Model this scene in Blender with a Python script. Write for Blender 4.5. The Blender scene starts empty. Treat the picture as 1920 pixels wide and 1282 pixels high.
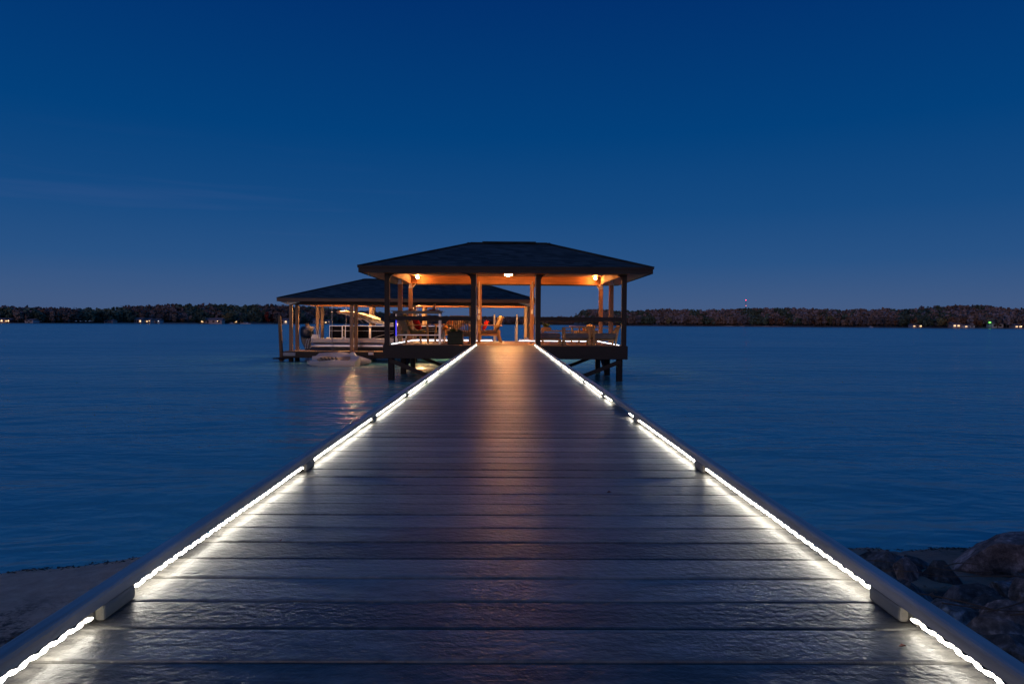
import bpy, math, random
from mathutils import Vector, Matrix, noise, Euler

random.seed(7)
R = math.radians
scene = bpy.context.scene
col = scene.collection
WATER = -1.07
EYE = 0.646

# ------------------------------------------------------------------ mesh builder
class MB:
    def __init__(s):
        s.v = []; s.f = []; s.sm = []
    def add(s, vs, fs, smooth=False):
        b = len(s.v)
        s.v.extend([tuple(p) for p in vs])
        for f in fs:
            s.f.append([b + i for i in f]); s.sm.append(smooth)
        return s
    def box(s, x0, x1, y0, y1, z0, z1):
        vs = [(x0,y0,z0),(x1,y0,z0),(x1,y1,z0),(x0,y1,z0),(x0,y0,z1),(x1,y0,z1),(x1,y1,z1),(x0,y1,z1)]
        return s.add(vs, [(0,3,2,1),(4,5,6,7),(0,1,5,4),(1,2,6,5),(2,3,7,6),(3,0,4,7)])
    def obox(s, c, sx, sy, sz, rot=(0,0,0)):
        m = Euler(rot).to_matrix()
        c = Vector(c)
        vs = [c + m @ Vector((a*sx/2, b*sy/2, d*sz/2)) for d in (-1,1) for a, b in ((-1,-1),(1,-1),(1,1),(-1,1))]
        return s.add(vs, [(0,3,2,1),(4,5,6,7),(0,1,5,4),(1,2,6,5),(2,3,7,6),(3,0,4,7)])
    def bar(s, p, q, w, h, up=(0,0,1)):
        p, q = Vector(p), Vector(q)
        d = (q - p).normalized(); up = Vector(up)
        if abs(d.dot(up)) > .98: up = Vector((0,1,0))
        a = d.cross(up).normalized() * w/2; b = a.cross(d).normalized() * h/2
        vs = [p-a-b, p+a-b, p+a+b, p-a+b, q-a-b, q+a-b, q+a+b, q-a+b]
        return s.add(vs, [(3,2,1,0),(4,5,6,7),(0,1,5,4),(1,2,6,5),(2,3,7,6),(3,0,4,7)])
    def tube(s, pts, r, seg=8, cap=True, smooth=True):
        pts = [Vector(p) for p in pts]; n = len(pts)
        rs = r if isinstance(r, (list, tuple)) else [r]*n
        vs = []; prev = None
        for i, p in enumerate(pts):
            d = (pts[min(i+1,n-1)] - pts[max(i-1,0)]).normalized()
            if prev is None:
                u = Vector((0,0,1)) if abs(d.z) < .9 else Vector((1,0,0))
                a = d.cross(u).normalized()
            else:
                a = (prev - d*prev.dot(d)).normalized()
            prev = a; b = d.cross(a)
            for k in range(seg):
                t = 2*math.pi*k/seg
                vs.append(p + (a*math.cos(t) + b*math.sin(t))*rs[i])
        fs = [(i*seg+k, i*seg+(k+1)%seg, (i+1)*seg+(k+1)%seg, (i+1)*seg+k) for i in range(n-1) for k in range(seg)]
        s.add(vs, fs, smooth)
        if cap:
            s.add(vs[:seg], [tuple(range(seg))[::-1]]); s.add(vs[-seg:], [tuple(range(seg))])
        return s
    def lathe(s, prof, c=(0,0,0), seg=16, sx=1, sy=1):
        vs = []
        for r, z in prof:
            for k in range(seg):
                t = 2*math.pi*k/seg
                vs.append((c[0]+r*sx*math.cos(t), c[1]+r*sy*math.sin(t), c[2]+z))
        n = len(prof)
        fs = [(i*seg+k, i*seg+(k+1)%seg, (i+1)*seg+(k+1)%seg, (i+1)*seg+k) for i in range(n-1) for k in range(seg)]
        s.add(vs, fs, True)
        if prof[0][0] > 1e-4: s.add(vs[:seg], [tuple(range(seg))[::-1]])
        if prof[-1][0] > 1e-4: s.add(vs[-seg:], [tuple(range(seg))])
        return s
    def prism(s, poly, y0, y1, axis='y'):
        # poly of (a, z); extruded along the axis
        n = len(poly)
        if axis == 'y':
            vs = [(a, y0, z) for a, z in poly] + [(a, y1, z) for a, z in poly]
        else:
            vs = [(y0, a, z) for a, z in poly] + [(y1, a, z) for a, z in poly]
        fs = [tuple(range(n)), tuple(range(n, 2*n))[::-1]] + [(i, n+i, n+(i+1)%n, (i+1)%n) for i in range(n)]
        return s.add(vs, fs)
    def cushion(s, c, sx, sy, sz, rot=(0,0,0), e=.28, nu=16, nv=10):
        m = Euler(rot).to_matrix(); c = Vector(c)
        def pw(a): return math.copysign(abs(a)**e, a)
        vs = []
        for j in range(nv+1):
            ph = -math.pi/2 + math.pi*j/nv
            cp = pw(math.cos(ph)) if 0 < j < nv else 0.0
            for i in range(nu):
                t = 2*math.pi*i/nu
                vs.append(c + m @ Vector((sx/2*cp*pw(math.cos(t)), sy/2*cp*pw(math.sin(t)), sz/2*math.copysign(abs(math.sin(ph))**.6, math.sin(ph)))))
        fs = [(j*nu+i, j*nu+(i+1)%nu, (j+1)*nu+(i+1)%nu, (j+1)*nu+i) for j in range(nv) for i in range(nu)]
        return s.add(vs, fs, True)
    def build(s, name, mat, parent=None, bevel=0, loc=None):
        me = bpy.data.meshes.new(name)
        me.from_pydata(s.v, [], s.f); me.update()
        me.polygons.foreach_set('use_smooth', s.sm)
        me.materials.append(mat)
        o = bpy.data.objects.new(name, me); col.objects.link(o)
        if parent is not None: o.parent = parent
        if loc is not None: o.location = loc
        if bevel:
            b = o.modifiers.new('bevel', 'BEVEL'); b.width = bevel; b.segments = 2; b.limit_method = 'ANGLE'; b.angle_limit = R(50)
        return o

def tag(o, label=None, cat=None, group=None, kind=None):
    if label: o['label'] = label
    if cat: o['category'] = cat
    if group: o['group'] = group
    if kind: o['kind'] = kind
    return o
def empty(name, loc=(0,0,0), rz=0, label=None, cat=None, group=None):
    o = bpy.data.objects.new(name, None); col.objects.link(o)
    o.location = loc; o.rotation_euler = (0,0,rz); o.empty_display_size = .2
    return tag(o, label, cat, group)
def kids(o): return [c for c in bpy.data.objects if c.parent == o]
def copy_tree(o, parent=None, ch=None):
    c = o.copy(); col.objects.link(c); c.parent = parent
    for k in (kids(o) if ch is None else ch): copy_tree(k, c)
    return c

# ------------------------------------------------------------------ materials
class NT:
    def __init__(s, name):
        s.m = bpy.data.materials.new(name); s.m.use_nodes = True
        s.t = s.m.node_tree; s.n = s.t.nodes; s.b = s.n['Principled BSDF']; s.out = s.n['Material Output']
    def node(s, typ, **k):
        n = s.n.new(typ)
        for a, v in k.items(): setattr(n, a, v)
        return n
    def link(s, a, b): s.t.links.new(a, b)
    def coords(s, scale=(1,1,1), kind='Object'):
        tc = s.node('ShaderNodeTexCoord'); mp = s.node('ShaderNodeMapping')
        mp.inputs['Scale'].default_value = scale
        s.link(tc.outputs[kind], mp.inputs['Vector']); return mp.outputs['Vector']
    def noise(s, vec, scale=5, detail=4, rough=.5, dist=0):
        n = s.node('ShaderNodeTexNoise'); n.inputs['Scale'].default_value = scale; n.inputs['Detail'].default_value = detail
        n.inputs['Roughness'].default_value = rough; n.inputs['Distortion'].default_value = dist
        s.link(vec, n.inputs['Vector']); return n.outputs['Fac']
    def ramp(s, fac, stops):
        r = s.node('ShaderNodeValToRGB'); e = r.color_ramp.elements
        while len(e) < len(stops): e.new(.5)
        for k, (p, c) in enumerate(stops):
            e[k].position = p; e[k].color = (*c, 1) if len(c) == 3 else c
        s.link(fac, r.inputs['Fac']); return r.outputs['Color']
    def math(s, op, a, b=None, c=None):
        n = s.node('ShaderNodeMath', operation=op)
        for i, x in enumerate((a, b, c)):
            if x is None: continue
            if isinstance(x, (int, float)): n.inputs[i].default_value = x
            else: s.link(x, n.inputs[i])
        return n.outputs[0]
    def bump(s, h, strength=.3, dist=.01, prev=None):
        b = s.node('ShaderNodeBump'); b.inputs['Strength'].default_value = strength; b.inputs['Distance'].default_value = dist
        s.link(h, b.inputs['Height'])
        if prev is not None: s.link(prev, b.inputs['Normal'])
        return b.outputs['Normal']
    def set(s, rough=.5, base=None, metallic=0, spec=None, normal=None, **k):
        b = s.b
        if isinstance(rough, (int, float)): b.inputs['Roughness'].default_value = rough
        else: s.link(rough, b.inputs['Roughness'])
        b.inputs['Metallic'].default_value = metallic
        if base is not None:
            if isinstance(base, tuple): b.inputs['Base Color'].default_value = (*base, 1)
            else: s.link(base, b.inputs['Base Color'])
        if spec is not None: b.inputs['Specular IOR Level'].default_value = spec
        if normal is not None: s.link(normal, b.inputs['Normal'])
        return s.m

def mul(c, k): return tuple(min(1, x*k) for x in c)
def wood(name, c, axis='x', rough=.6, spec=.4, contrast=.35):
    n = NT(name); sc = {'x': (1.2,18,18), 'y': (18,1.2,18), 'z': (18,18,1.2)}[axis]
    v = n.coords(sc); f = n.noise(v, 1.6, 6, .6, .6); g = n.noise(v, 7, 3, .6)
    big = n.noise(n.coords((1,1,1)), 1.3, 3)
    mix = n.math('ADD', n.math('MULTIPLY', f, .7), n.math('MULTIPLY', big, .3))
    colr = n.ramp(mix, [(.3, mul(c, 1-contrast)), (.7, mul(c, 1+contrast))])
    return n.set(rough, colr, spec=spec, normal=n.bump(g, .35, .004))
def plain(name, c, rough=.5, metallic=0, var=.12, scale=6, bump=.1, spec=None):
    n = NT(name); v = n.coords(); f = n.noise(v, scale, 5, .6)
    colr = n.ramp(f, [(.3, mul(c, 1-var)), (.7, mul(c, 1+var))])
    return n.set(rough, colr, metallic=metallic, spec=spec, normal=n.bump(n.noise(v, scale*6, 3), bump, .004) if bump else None)
def fabric(name, c):
    n = NT(name); v = n.coords((1,1,1))
    w = n.noise(v, 260, 2, .5); f = n.noise(v, 5, 4)
    colr = n.ramp(f, [(.3, mul(c, .85)), (.7, mul(c, 1.12))])
    return n.set(.9, colr, spec=.15, normal=n.bump(w, .4, .003, n.bump(f, .3, .03)))
def glow(name, c, strength, base=(.8,.8,.8)):
    n = NT(name); n.set(.4, base)
    n.b.inputs['Emission Color'].default_value = (*c, 1); n.b.inputs['Emission Strength'].default_value = strength
    return n.m

PITCH = .1446; GAP0 = 1.3037
def decking(name, c, rough, alongy=False):
    n = NT(name)
    tc = n.node('ShaderNodeTexCoord'); sp = n.node('ShaderNodeSeparateXYZ'); n.link(tc.outputs['Object'], sp.inputs[0])
    bid = n.math('FLOOR', n.math('DIVIDE', n.math('SUBTRACT', sp.outputs['Y'], GAP0), PITCH))
    wn = n.node('ShaderNodeTexWhiteNoise', noise_dimensions='1D'); n.link(bid, wn.inputs['W'])
    def vec(sx, sy):
        cb = n.node('ShaderNodeCombineXYZ')
        n.link(n.math('ADD', n.math('MULTIPLY', sp.outputs['X'], sx), n.math('MULTIPLY', wn.outputs['Value'], 37.0)), cb.inputs[0])
        n.link(n.math('MULTIPLY', sp.outputs['Y'], sy), cb.inputs[1])
        n.link(n.math('MULTIPLY', bid, 3.71), cb.inputs[2])
        return cb.outputs[0]
    grain = n.noise(vec(8, 30), 1.0, 4, .6, .15)
    cath = n.noise(vec(38, 56), 1.0, 3, .55)
    fine = n.noise(vec(75, 90), 1.0, 2, .6)
    mott = n.noise(vec(2.2, 5), 1.0, 5, .6)
    line = n.math('SINE', n.math('MULTIPLY', n.noise(vec(1.4, 11), 1.0, 2, .45, .3), 46.0))
    tone = n.math('ADD', n.math('MULTIPLY', mott, .34), n.math('ADD', n.math('MULTIPLY', grain, .22), n.math('MULTIPLY', wn.outputs['Value'], .20)))
    tone = n.math('ADD', tone, n.math('MULTIPLY', cath, .24)); tone = n.math('ADD', tone, n.math('MULTIPLY', line, .035))
    colr = n.ramp(tone, [(.38, mul(c, .42)), (.49, c), (.60, mul(c, 1.75))])  # mottle and grain, with specular sparkle put into the colour contrast
    rg = n.math('ADD', n.math('MULTIPLY_ADD', mott, .20, rough-.16), n.math('MULTIPLY', cath, .16))
    nb = n.bump(grain, .6, .0036)
    nb = n.bump(cath, .9, .0040, nb)
    nb = n.bump(fine, .8, .0020, nb)
    return n.set(rg, colr, spec=.5, normal=nb)

M = {}
M['deck'] = decking('composite_decking', (.128,.122,.110), .37)
M['pdeck'] = decking('pavilion_decking', (.24,.13,.075), .55)
M['rail'] = wood('curb_rail_composite', (.40,.37,.35), 'y', .45)
M['block'] = wood('curb_block', (.26,.245,.215), 'y', .6, contrast=.15)
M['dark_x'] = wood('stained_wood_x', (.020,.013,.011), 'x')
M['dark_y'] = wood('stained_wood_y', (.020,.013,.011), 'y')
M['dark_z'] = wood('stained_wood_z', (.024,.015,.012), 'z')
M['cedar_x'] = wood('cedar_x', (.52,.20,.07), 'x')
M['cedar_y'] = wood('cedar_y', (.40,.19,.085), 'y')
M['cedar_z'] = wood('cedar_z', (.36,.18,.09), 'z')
M['tan_x'] = wood('tan_wood_x', (.36,.24,.14), 'x')
M['tan_y'] = wood('tan_wood_y', (.36,.24,.14), 'y')
M['tan_z'] = wood('tan_wood_z', (.27,.17,.105), 'z')
M['pile'] = wood('treated_pile', (.022,.017,.015), 'z', .8)
M['pile_tan'] = wood('round_pile', (.20,.125,.07), 'z', .8)
M['teak'] = wood('teak', (.40,.24,.10), 'x', .55)
M['teakz'] = wood('teak_z', (.40,.24,.10), 'z', .55)
M['metal'] = plain('galvanised_metal', (.55,.55,.55), .4, .8, .1)
M['alu'] = plain('brushed_aluminium', (.6,.6,.62), .32, .9, .06)
M['white'] = plain('white_paint', (.75,.74,.70), .45, 0, .06)
M['cream'] = fabric('cream_canvas', (.62,.52,.38))
M['olive'] = fabric('olive_fabric', (.22,.19,.085))
M['grey_fab'] = fabric('grey_fabric', (.16,.16,.17))
M['beige'] = fabric('beige_fabric', (.44,.33,.19))
M['red'] = fabric('red_fabric', (.55,.03,.025))
M['orangefab'] = fabric('orange_fabric', (.62,.22,.06))
M['black'] = plain('black_vinyl', (.006,.006,.008), .6, 0, .2, spec=.12)
M['navy'] = plain('navy_cowling', (.012,.022,.05), .22, 0, .1, bump=0)
M['rubber'] = plain('black_rubber', (.012,.012,.012), .7)
M['plastic'] = plain('cream_moulded_plastic', (.62,.55,.46), .45, 0, .08, 2)
M['rock'] = None
M['glassy'] = plain('slate_top', (.05,.045,.05), .3, 0, .1)
M['pumpkin'] = plain('pumpkin_skin', (.62,.22,.03), .45)
M['leafg'] = plain('plant_leaves', (.055,.10,.028), .6)
M['leafr'] = plain('garland_leaves', (.22,.06,.035), .7, var=.5, scale=30)
M['wax'] = plain('brown_wax', (.20,.075,.03), .5)
M['globe'] = glow('lit_globe', (1,.42,.12), 600)
M['flood'] = glow('lit_flood', (1,.42,.11), 380)
M['blamp'] = glow('boathouse_bulb', (1,.54,.22), 3400)
M['rope'] = glow('lit_rope_light', (1,.95,.82), 27)
M['ropeb'] = glow('lit_floor_rope', (.80,.88,1), 7)
M['blue'] = glow('blue_strip', (.0,.01,1), 1.1, (.01,.01,.02))
M['flame'] = glow('small_flame', (1,.55,.2), 20)

# shingles
def shingles():
    n = NT('asphalt_shingles'); tc = n.node('ShaderNodeTexCoord')
    sp = n.node('ShaderNodeSeparateXYZ'); n.link(tc.outputs['Object'], sp.inputs[0])
    course = n.math('FRACT', n.math('MULTIPLY', sp.outputs['Z'], 1/.045))
    cid = n.math('FLOOR', n.math('MULTIPLY', sp.outputs['Z'], 1/.045))
    cb = n.node('ShaderNodeCombineXYZ')
    n.link(n.math('FLOOR', n.math('MULTIPLY', n.math('ADD', n.math('ADD', sp.outputs['X'], sp.outputs['Y']), n.math('MULTIPLY', cid, .137)), 4)), cb.inputs[0]); n.link(cid, cb.inputs[1])
    wn = n.node('ShaderNodeTexWhiteNoise'); n.link(cb.outputs[0], wn.inputs['Vector'])
    g = n.noise(n.coords(), 220, 2, .6)
    tone = n.math('ADD', n.math('MULTIPLY', wn.outputs['Value'], .6), n.math('MULTIPLY', g, .4))
    colr = n.ramp(tone, [(.1, (.010,.018,.020)), (.9, (.058,.080,.084))])
    return n.set(.85, colr, spec=.3, normal=n.bump(g, .4, .003, n.bump(course, .6, .012)))
M['shingle'] = shingles()

# ceiling boards
def tng():
    n = NT('cedar_ceiling_boards'); tc = n.node('ShaderNodeTexCoord'); sp = n.node('ShaderNodeSeparateXYZ'); n.link(tc.outputs['Object'], sp.inputs[0])
    fr = n.math('FRACT', n.math('MULTIPLY', sp.outputs['Y'], 1/.13)); gr = n.math('GREATER_THAN', fr, .93)
    f = n.noise(n.coords((1.2,18,1)), 1.6, 6, .6, .5)
    c = n.ramp(f, [(.3, (.34,.17,.075)), (.7, (.52,.29,.13))])
    return n.set(.55, c, normal=n.bump(gr, -.8, .006))
M['ceil'] = tng()

# ------------------------------------------------------------------ world
w = bpy.data.worlds.new('World'); scene.world = w; w.use_nodes = True
wt = w.node_tree; wn_ = wt.nodes; wl = wt.links
bg = wn_['Background']; bg.inputs['Strength'].default_value = 1
tc = wn_.new('ShaderNodeTexCoord'); sp = wn_.new('ShaderNodeSeparateXYZ'); wl.new(tc.outputs['Generated'], sp.inputs[0])
rp = wn_.new('ShaderNodeValToRGB'); wl.new(sp.outputs['Z'], rp.inputs['Fac'])
stops = [(0, (.062,.104,.218)), (.03, (.052,.103,.230)), (.085, (.022,.086,.236)), (.155, (.008,.069,.222)), (.26, (.0007,.052,.200)), (.42, (.0004,.031,.158)), (.75, (.007,.064,.235))]
e = rp.color_ramp.elements
while len(e) < len(stops): e.new(.5)
for k, (p, c) in enumerate(stops): e[k].position = p; e[k].color = (*c, 1)
def wmath(op, a, b, clamp=False):
    n = wn_.new('ShaderNodeMath'); n.operation = op; n.use_clamp = clamp
    for i, x in enumerate((a, b)):
        if isinstance(x, (int, float)): n.inputs[i].default_value = x
        else: wl.new(x, n.inputs[i])
    return n.outputs[0]
# faint long cirrus streaks low in the sky
mp = wn_.new('ShaderNodeMapping'); mp.inputs['Scale'].default_value = (1.3,1.3,26); mp.inputs['Rotation'].default_value = (0, R(1.2), 0); mp.inputs['Location'].default_value = (.3,.1,2.2)
wl.new(tc.outputs['Generated'], mp.inputs['Vector'])
cn = wn_.new('ShaderNodeTexNoise'); cn.inputs['Scale'].default_value = 1.9; cn.inputs['Detail'].default_value = 5; cn.inputs['Roughness'].default_value = .45
wl.new(mp.outputs[0], cn.inputs['Vector'])
cl = wmath('MULTIPLY', wmath('SUBTRACT', cn.outputs['Fac'], .60), .6, False)
cl = wmath('MAXIMUM', cl, 0.0)
band = wmath('MULTIPLY', wmath('SUBTRACT', 1.0, wmath('MULTIPLY', wmath('ABSOLUTE', wmath('SUBTRACT', sp.outputs['Z'], .14), 0), 9.0), True), .20)
cl = wmath('MULTIPLY', cl, band)
left = wmath('MULTIPLY', wmath('SUBTRACT', .25, sp.outputs['X'], True), 1.6, True)
cl = wmath('MULTIPLY', cl, left)
mx = wn_.new('ShaderNodeMix'); mx.data_type = 'RGBA'; wl.new(cl, mx.inputs['Factor']); wl.new(rp.outputs['Color'], mx.inputs['A'])
mx.inputs['B'].default_value = (.42,.36,.62,1)
# low sun just under the trees behind the camera: faint afterglow
sky = wn_.new('ShaderNodeTexSky'); sky.sky_type = 'NISHITA'; sky.sun_disc = False; sky.sun_elevation = R(1.0); sky.sun_rotation = R(195)
sk = wn_.new('ShaderNodeVectorMath'); sk.operation = 'SCALE'; wl.new(sky.outputs['Color'], sk.inputs[0]); sk.inputs['Scale'].default_value = .02
behind = wmath('MULTIPLY', wmath('ADD', wmath('MULTIPLY', sp.outputs['Y'], -1.0), 0.0), 1.0, True)
sk2 = wn_.new('ShaderNodeVectorMath'); sk2.operation = 'SCALE'; wl.new(sk.outputs[0], sk2.inputs[0]); wl.new(behind, sk2.inputs['Scale'])
ad = wn_.new('ShaderNodeVectorMath'); ad.operation = 'ADD'; wl.new(mx.outputs['Result'], ad.inputs[0]); wl.new(sk2.outputs[0], ad.inputs[1])
wl.new(ad.outputs[0], bg.inputs['Color'])

sd = bpy.data.lights.new('afterglow', 'SUN'); sd.energy = .42; sd.angle = R(30); sd.color = (1,.66,.55)
so = bpy.data.objects.new('afterglow', sd); col.objects.link(so)
so.rotation_euler = Vector((-.26, -.95, .07)).to_track_quat('Z', 'Y').to_euler()

# ------------------------------------------------------------------ camera
cd = bpy.data.cameras.new('camera'); cam = bpy.data.objects.new('camera', cd); col.objects.link(cam)
cd.sensor_width = 36; cd.lens = 1292/1920*36; cd.clip_start = .05; cd.clip_end = 20000
rot = Euler((R(90-1.486), 0, -math.atan(12/1292))).to_matrix() @ Matrix.Rotation(R(.33), 3, 'Z')
cam.matrix_world = Matrix.Translation((0, 0, EYE)) @ rot.to_4x4()
scene.camera = cam
scene.view_settings.view_transform = 'Standard'; scene.view_settings.look = 'None'; scene.view_settings.exposure = 0; scene.view_settings.gamma = 1
scene.cycles.use_denoising = True
scene.cycles.sample_clamp_indirect = 4
scene.cycles.max_bounces = 6
scene.cycles.caustics_reflective = False; scene.cycles.caustics_refractive = False

# ------------------------------------------------------------------ ground and water
def shore_y(x):
    if x > 1.5: b = 5.32 - .03*(x-1.5)
    elif x > -2.2: b = 5.2 + (x+2.2)*.03
    else: b = 5.2 + (x+2.2)*.42
    b = max(b, 2.6 - .0*x)
    return b + .05*noise.noise(Vector((x*1.7, 0, 3))) + .02*noise.noise(Vector((x*7, 1, 3)))
def ground_z(x, y):
    d = shore_y(x) - y
    if d < 0: z = WATER + max(-2.6, d*.13 - .0*d)
    else: z = WATER + d*.085 + (max(0, d-2.5)**2)*.045
    z = min(z, -.12 - .02*abs(x)*0)
    a = max(0, min(1, (d+.3)*2))
    return z + a*(.020*noise.noise(Vector((x*2.1, y*2.1, 0))) + .008*noise.noise(Vector((x*9, y*9, 5))) + .004*noise.noise(Vector((x*25, y*25, 5))))
def axis_vals(lo, hi, step, far, growth=1.35):
    v = [lo + i*step for i in range(int((hi-lo)/step)+1)]
    a, s_ = v[-1], step
    while a < far: s_ *= growth; a += s_; v.append(a)
    a, s_ = v[0], step; pre = []
    while a > -far: s_ *= growth; a -= s_; pre.append(a)
    return pre[::-1] + v
xs = axis_vals(-6, 6, .06, 3500); ys = [y for y in axis_vals(-1.5, 7, .06, 3500)]
g = MB(); nx = len(xs)
g.add([(x, y, ground_z(x, y)) for y in ys for x in xs], [(j*nx+i, j*nx+i+1, (j+1)*nx+i+1, (j+1)*nx+i) for j in range(len(ys)-1) for i in range(nx-1)], True)
n = NT('damp_sand'); v = n.coords()
f1 = n.noise(v, 1.7, 6, .6); f2 = n.noise(v, 34, 5, .7); f3 = n.noise(v, 9, 5, .65)
base = n.ramp(f3, [(.3, (.44,.27,.19)), (.7, (.62,.40,.29))])
lit = n.ramp(n.math('ADD', n.math('MULTIPLY', f1, .6), n.math('MULTIPLY', f2, .4)), [(.47, (0,0,0)), (.56, (1,1,1))])
sp_ = n.node('ShaderNodeSeparateXYZ'); n.link(v, sp_.inputs[0])
near = n.node('ShaderNodeMapRange'); n.link(sp_.outputs['Y'], near.inputs['Value'])
near.inputs['From Min'].default_value = 4.25; near.inputs['From Max'].default_value = 3.7
mxn = n.node('ShaderNodeMix', data_type='RGBA'); n.link(n.math('MULTIPLY', near.outputs[0], lit), mxn.inputs['Factor']); n.link(base, mxn.inputs['A'])
mxn.inputs['B'].default_value = (.07,.045,.035,1)
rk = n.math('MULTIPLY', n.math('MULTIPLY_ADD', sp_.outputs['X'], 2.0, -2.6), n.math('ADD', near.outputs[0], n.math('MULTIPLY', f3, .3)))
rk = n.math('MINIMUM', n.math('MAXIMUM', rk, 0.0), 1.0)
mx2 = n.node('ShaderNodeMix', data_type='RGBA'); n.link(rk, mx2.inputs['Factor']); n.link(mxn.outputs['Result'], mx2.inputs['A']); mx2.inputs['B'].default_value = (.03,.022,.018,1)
n.set(.8, mx2.outputs['Result'], spec=.3, normal=n.bump(f2, .5, .02, n.bump(f3, .5, .04)))
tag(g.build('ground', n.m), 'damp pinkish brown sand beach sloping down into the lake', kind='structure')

n = NT('lake_water'); v = n.coords((.55,1,1))
a1 = n.noise(v, 2.6, 4, .55, .3); a2 = n.noise(n.coords((.42,.9,1)), .62, 4, .55, .4); a3 = n.noise(n.coords((.5,1,1)), 11, 2, .5)
h = n.bump(a1, .60, .07, n.bump(a2, .85, .26)); h = n.bump(a3, .2, .008, h)
gust = n.noise(n.coords((.25,1,1)), .22, 4, .55)
n.set(n.math('MULTIPLY_ADD', gust, .22, .09), (.11,.37,.39), normal=h)
n.b.inputs['IOR'].default_value = 1.55
n.b.inputs['Transmission Weight'].default_value = 0
wm = MB(); wx = axis_vals(-6, 6, 3, 3600, 1.6); wy = axis_vals(0, 30, 3, 3600, 1.6)
wm.add([(x, y, WATER) for y in wy for x in wx], [(j*len(wx)+i, j*len(wx)+i+1, (j+1)*len(wx)+i+1, (j+1)*len(wx)+i) for j in range(len(wy)-1) for i in range(len(wx)-1)])
tag(wm.build('water', n.m), 'calm blue lake water at dusk', kind='structure')

# ------------------------------------------------------------------ walkway
WY1 = 20.70
wk = empty('boardwalk', (0,0,0), 0, 'long straight grey boardwalk with white rope lights under its low curb rails', 'boardwalk')
b = MB(); k = -18; rr = .0055
while GAP0 + k*PITCH < WY1 - .1:
    y0 = GAP0 + k*PITCH + .0025; y1 = y0 + PITCH - .005; k += 1
    dz = random.uniform(-.0012, .0012); e1 = random.uniform(-.002,.002)
    y1 = min(y1, WY1)
    b.prism([(y0, -.025), (y1, -.025), (y1, dz-rr), (y1-rr*.3, dz-rr*.3), (y1-rr, dz), (y0+rr, dz), (y0+rr*.3, dz-rr*.3), (y0, dz-rr)], -.905+e1, .905+e1, axis='x')
b.build('decking', M['deck'], wk)
for s in (-1, 1):
    MB().box(min(s*.90,s*.86), max(s*.90,s*.86), -1.3, WY1-.02, -.27, -.027).build('stringer', M['dark_y'], wk)
MB().box(-.02, .02, -1.3, WY1-.02, -.27, -.027).build('stringer', M['dark_y'], wk)
for y in (1.8, 5.0, 8.2, 11.4, 14.6, 17.8):
    for s in (-1, 1):
        MB().tube([(s*.78, y, -3.6), (s*.78, y, -.275)], .10, 14).build('piling', M['pile'], wk)
    MB().box(-.86, .86, y-.04, y+.04, -.42, -.272).build('pile_cap', M['dark_x'], wk)
# curb rails with rounded tops, joined from lengths
for s in (-1, 1):
    y = -1.25; L = 3.66
    while y < WY1-.05:
        ye = min(y + L, WY1-.02); xi, xo = .862, .902; z0, z1 = .0372, .0672; c = .009
        poly = [(s*xi, z0), (s*xo, z0), (s*xo, z1-c), (s*(xo-c*.3), z1-c*.3), (s*(xo-c), z1), (s*(xi+c), z1), (s*(xi+c*.3), z1-c*.3), (s*xi, z1-c)]
        if s > 0: poly = poly[::-1]
        MB().prism(poly, y+.0015, ye-.0015).build('curb_rail', M['rail'], wk)
        y = ye
    blocks = [.02 + 1.51*i for i in range(14)]
    for i, y in enumerate(blocks):
        if y > WY1-.2: continue
        MB().box(min(s*.862,s*.884), max(s*.862,s*.884), y-.052, y+.077, .0005, .0358).build('curb_block', M['block'], wk, bevel=.007)
        MB().box(min(s*.887,s*.900), max(s*.887,s*.900), y-.075, y+.080, .0005, .0362).build('curb_block', M['block'], wk, bevel=.003)
    # rope light lengths between the blocks
    ends = blocks + [WY1+.02]
    ends = [-1.2] + ends
    for i in range(len(ends)-1):
        y0, y1 = ends[i]+.079, ends[i+1]-.085
        if y1 - y0 < .2: continue
        runs = [(y0, y1)]
        if s > 0 and y0 < 5.2 < y1: runs = [(y0, 4.80), (5.62, y1)]
        for (a, c) in runs:
            if c - a < .05: continue
            near_ = a < 3.2
            pts, rs = [], []
            if near_:
                nb = int((c-a)/.027); st = 6; sg = 8
                for q in range(nb*st+1):
                    t = q/st; yy = a + t*(c-a)/nb
                    pts.append((s*(.8690 + .0011*math.sin(t*math.pi+i)), yy, .0250 + .0012*math.cos(t*math.pi) + .003*noise.noise(Vector((yy*3, s, 0)))))
                    rs.append(.0018 + .0024*abs(math.sin(t*math.pi)))
            else:
                nb = max(6, int((c-a)/.12))
                for q in range(nb+1):
                    yy = a + (c-a)*q/nb
                    pts.append((s*(.8690+.002*noise.noise(Vector((yy*4, s, 9)))), yy, .0250 + .005*noise.noise(Vector((yy*3, s, 0))))); rs.append(.0034)
                sg = 6
            MB().tube(pts, rs, sg).build('rope_light', M['rope'], wk)

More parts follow.
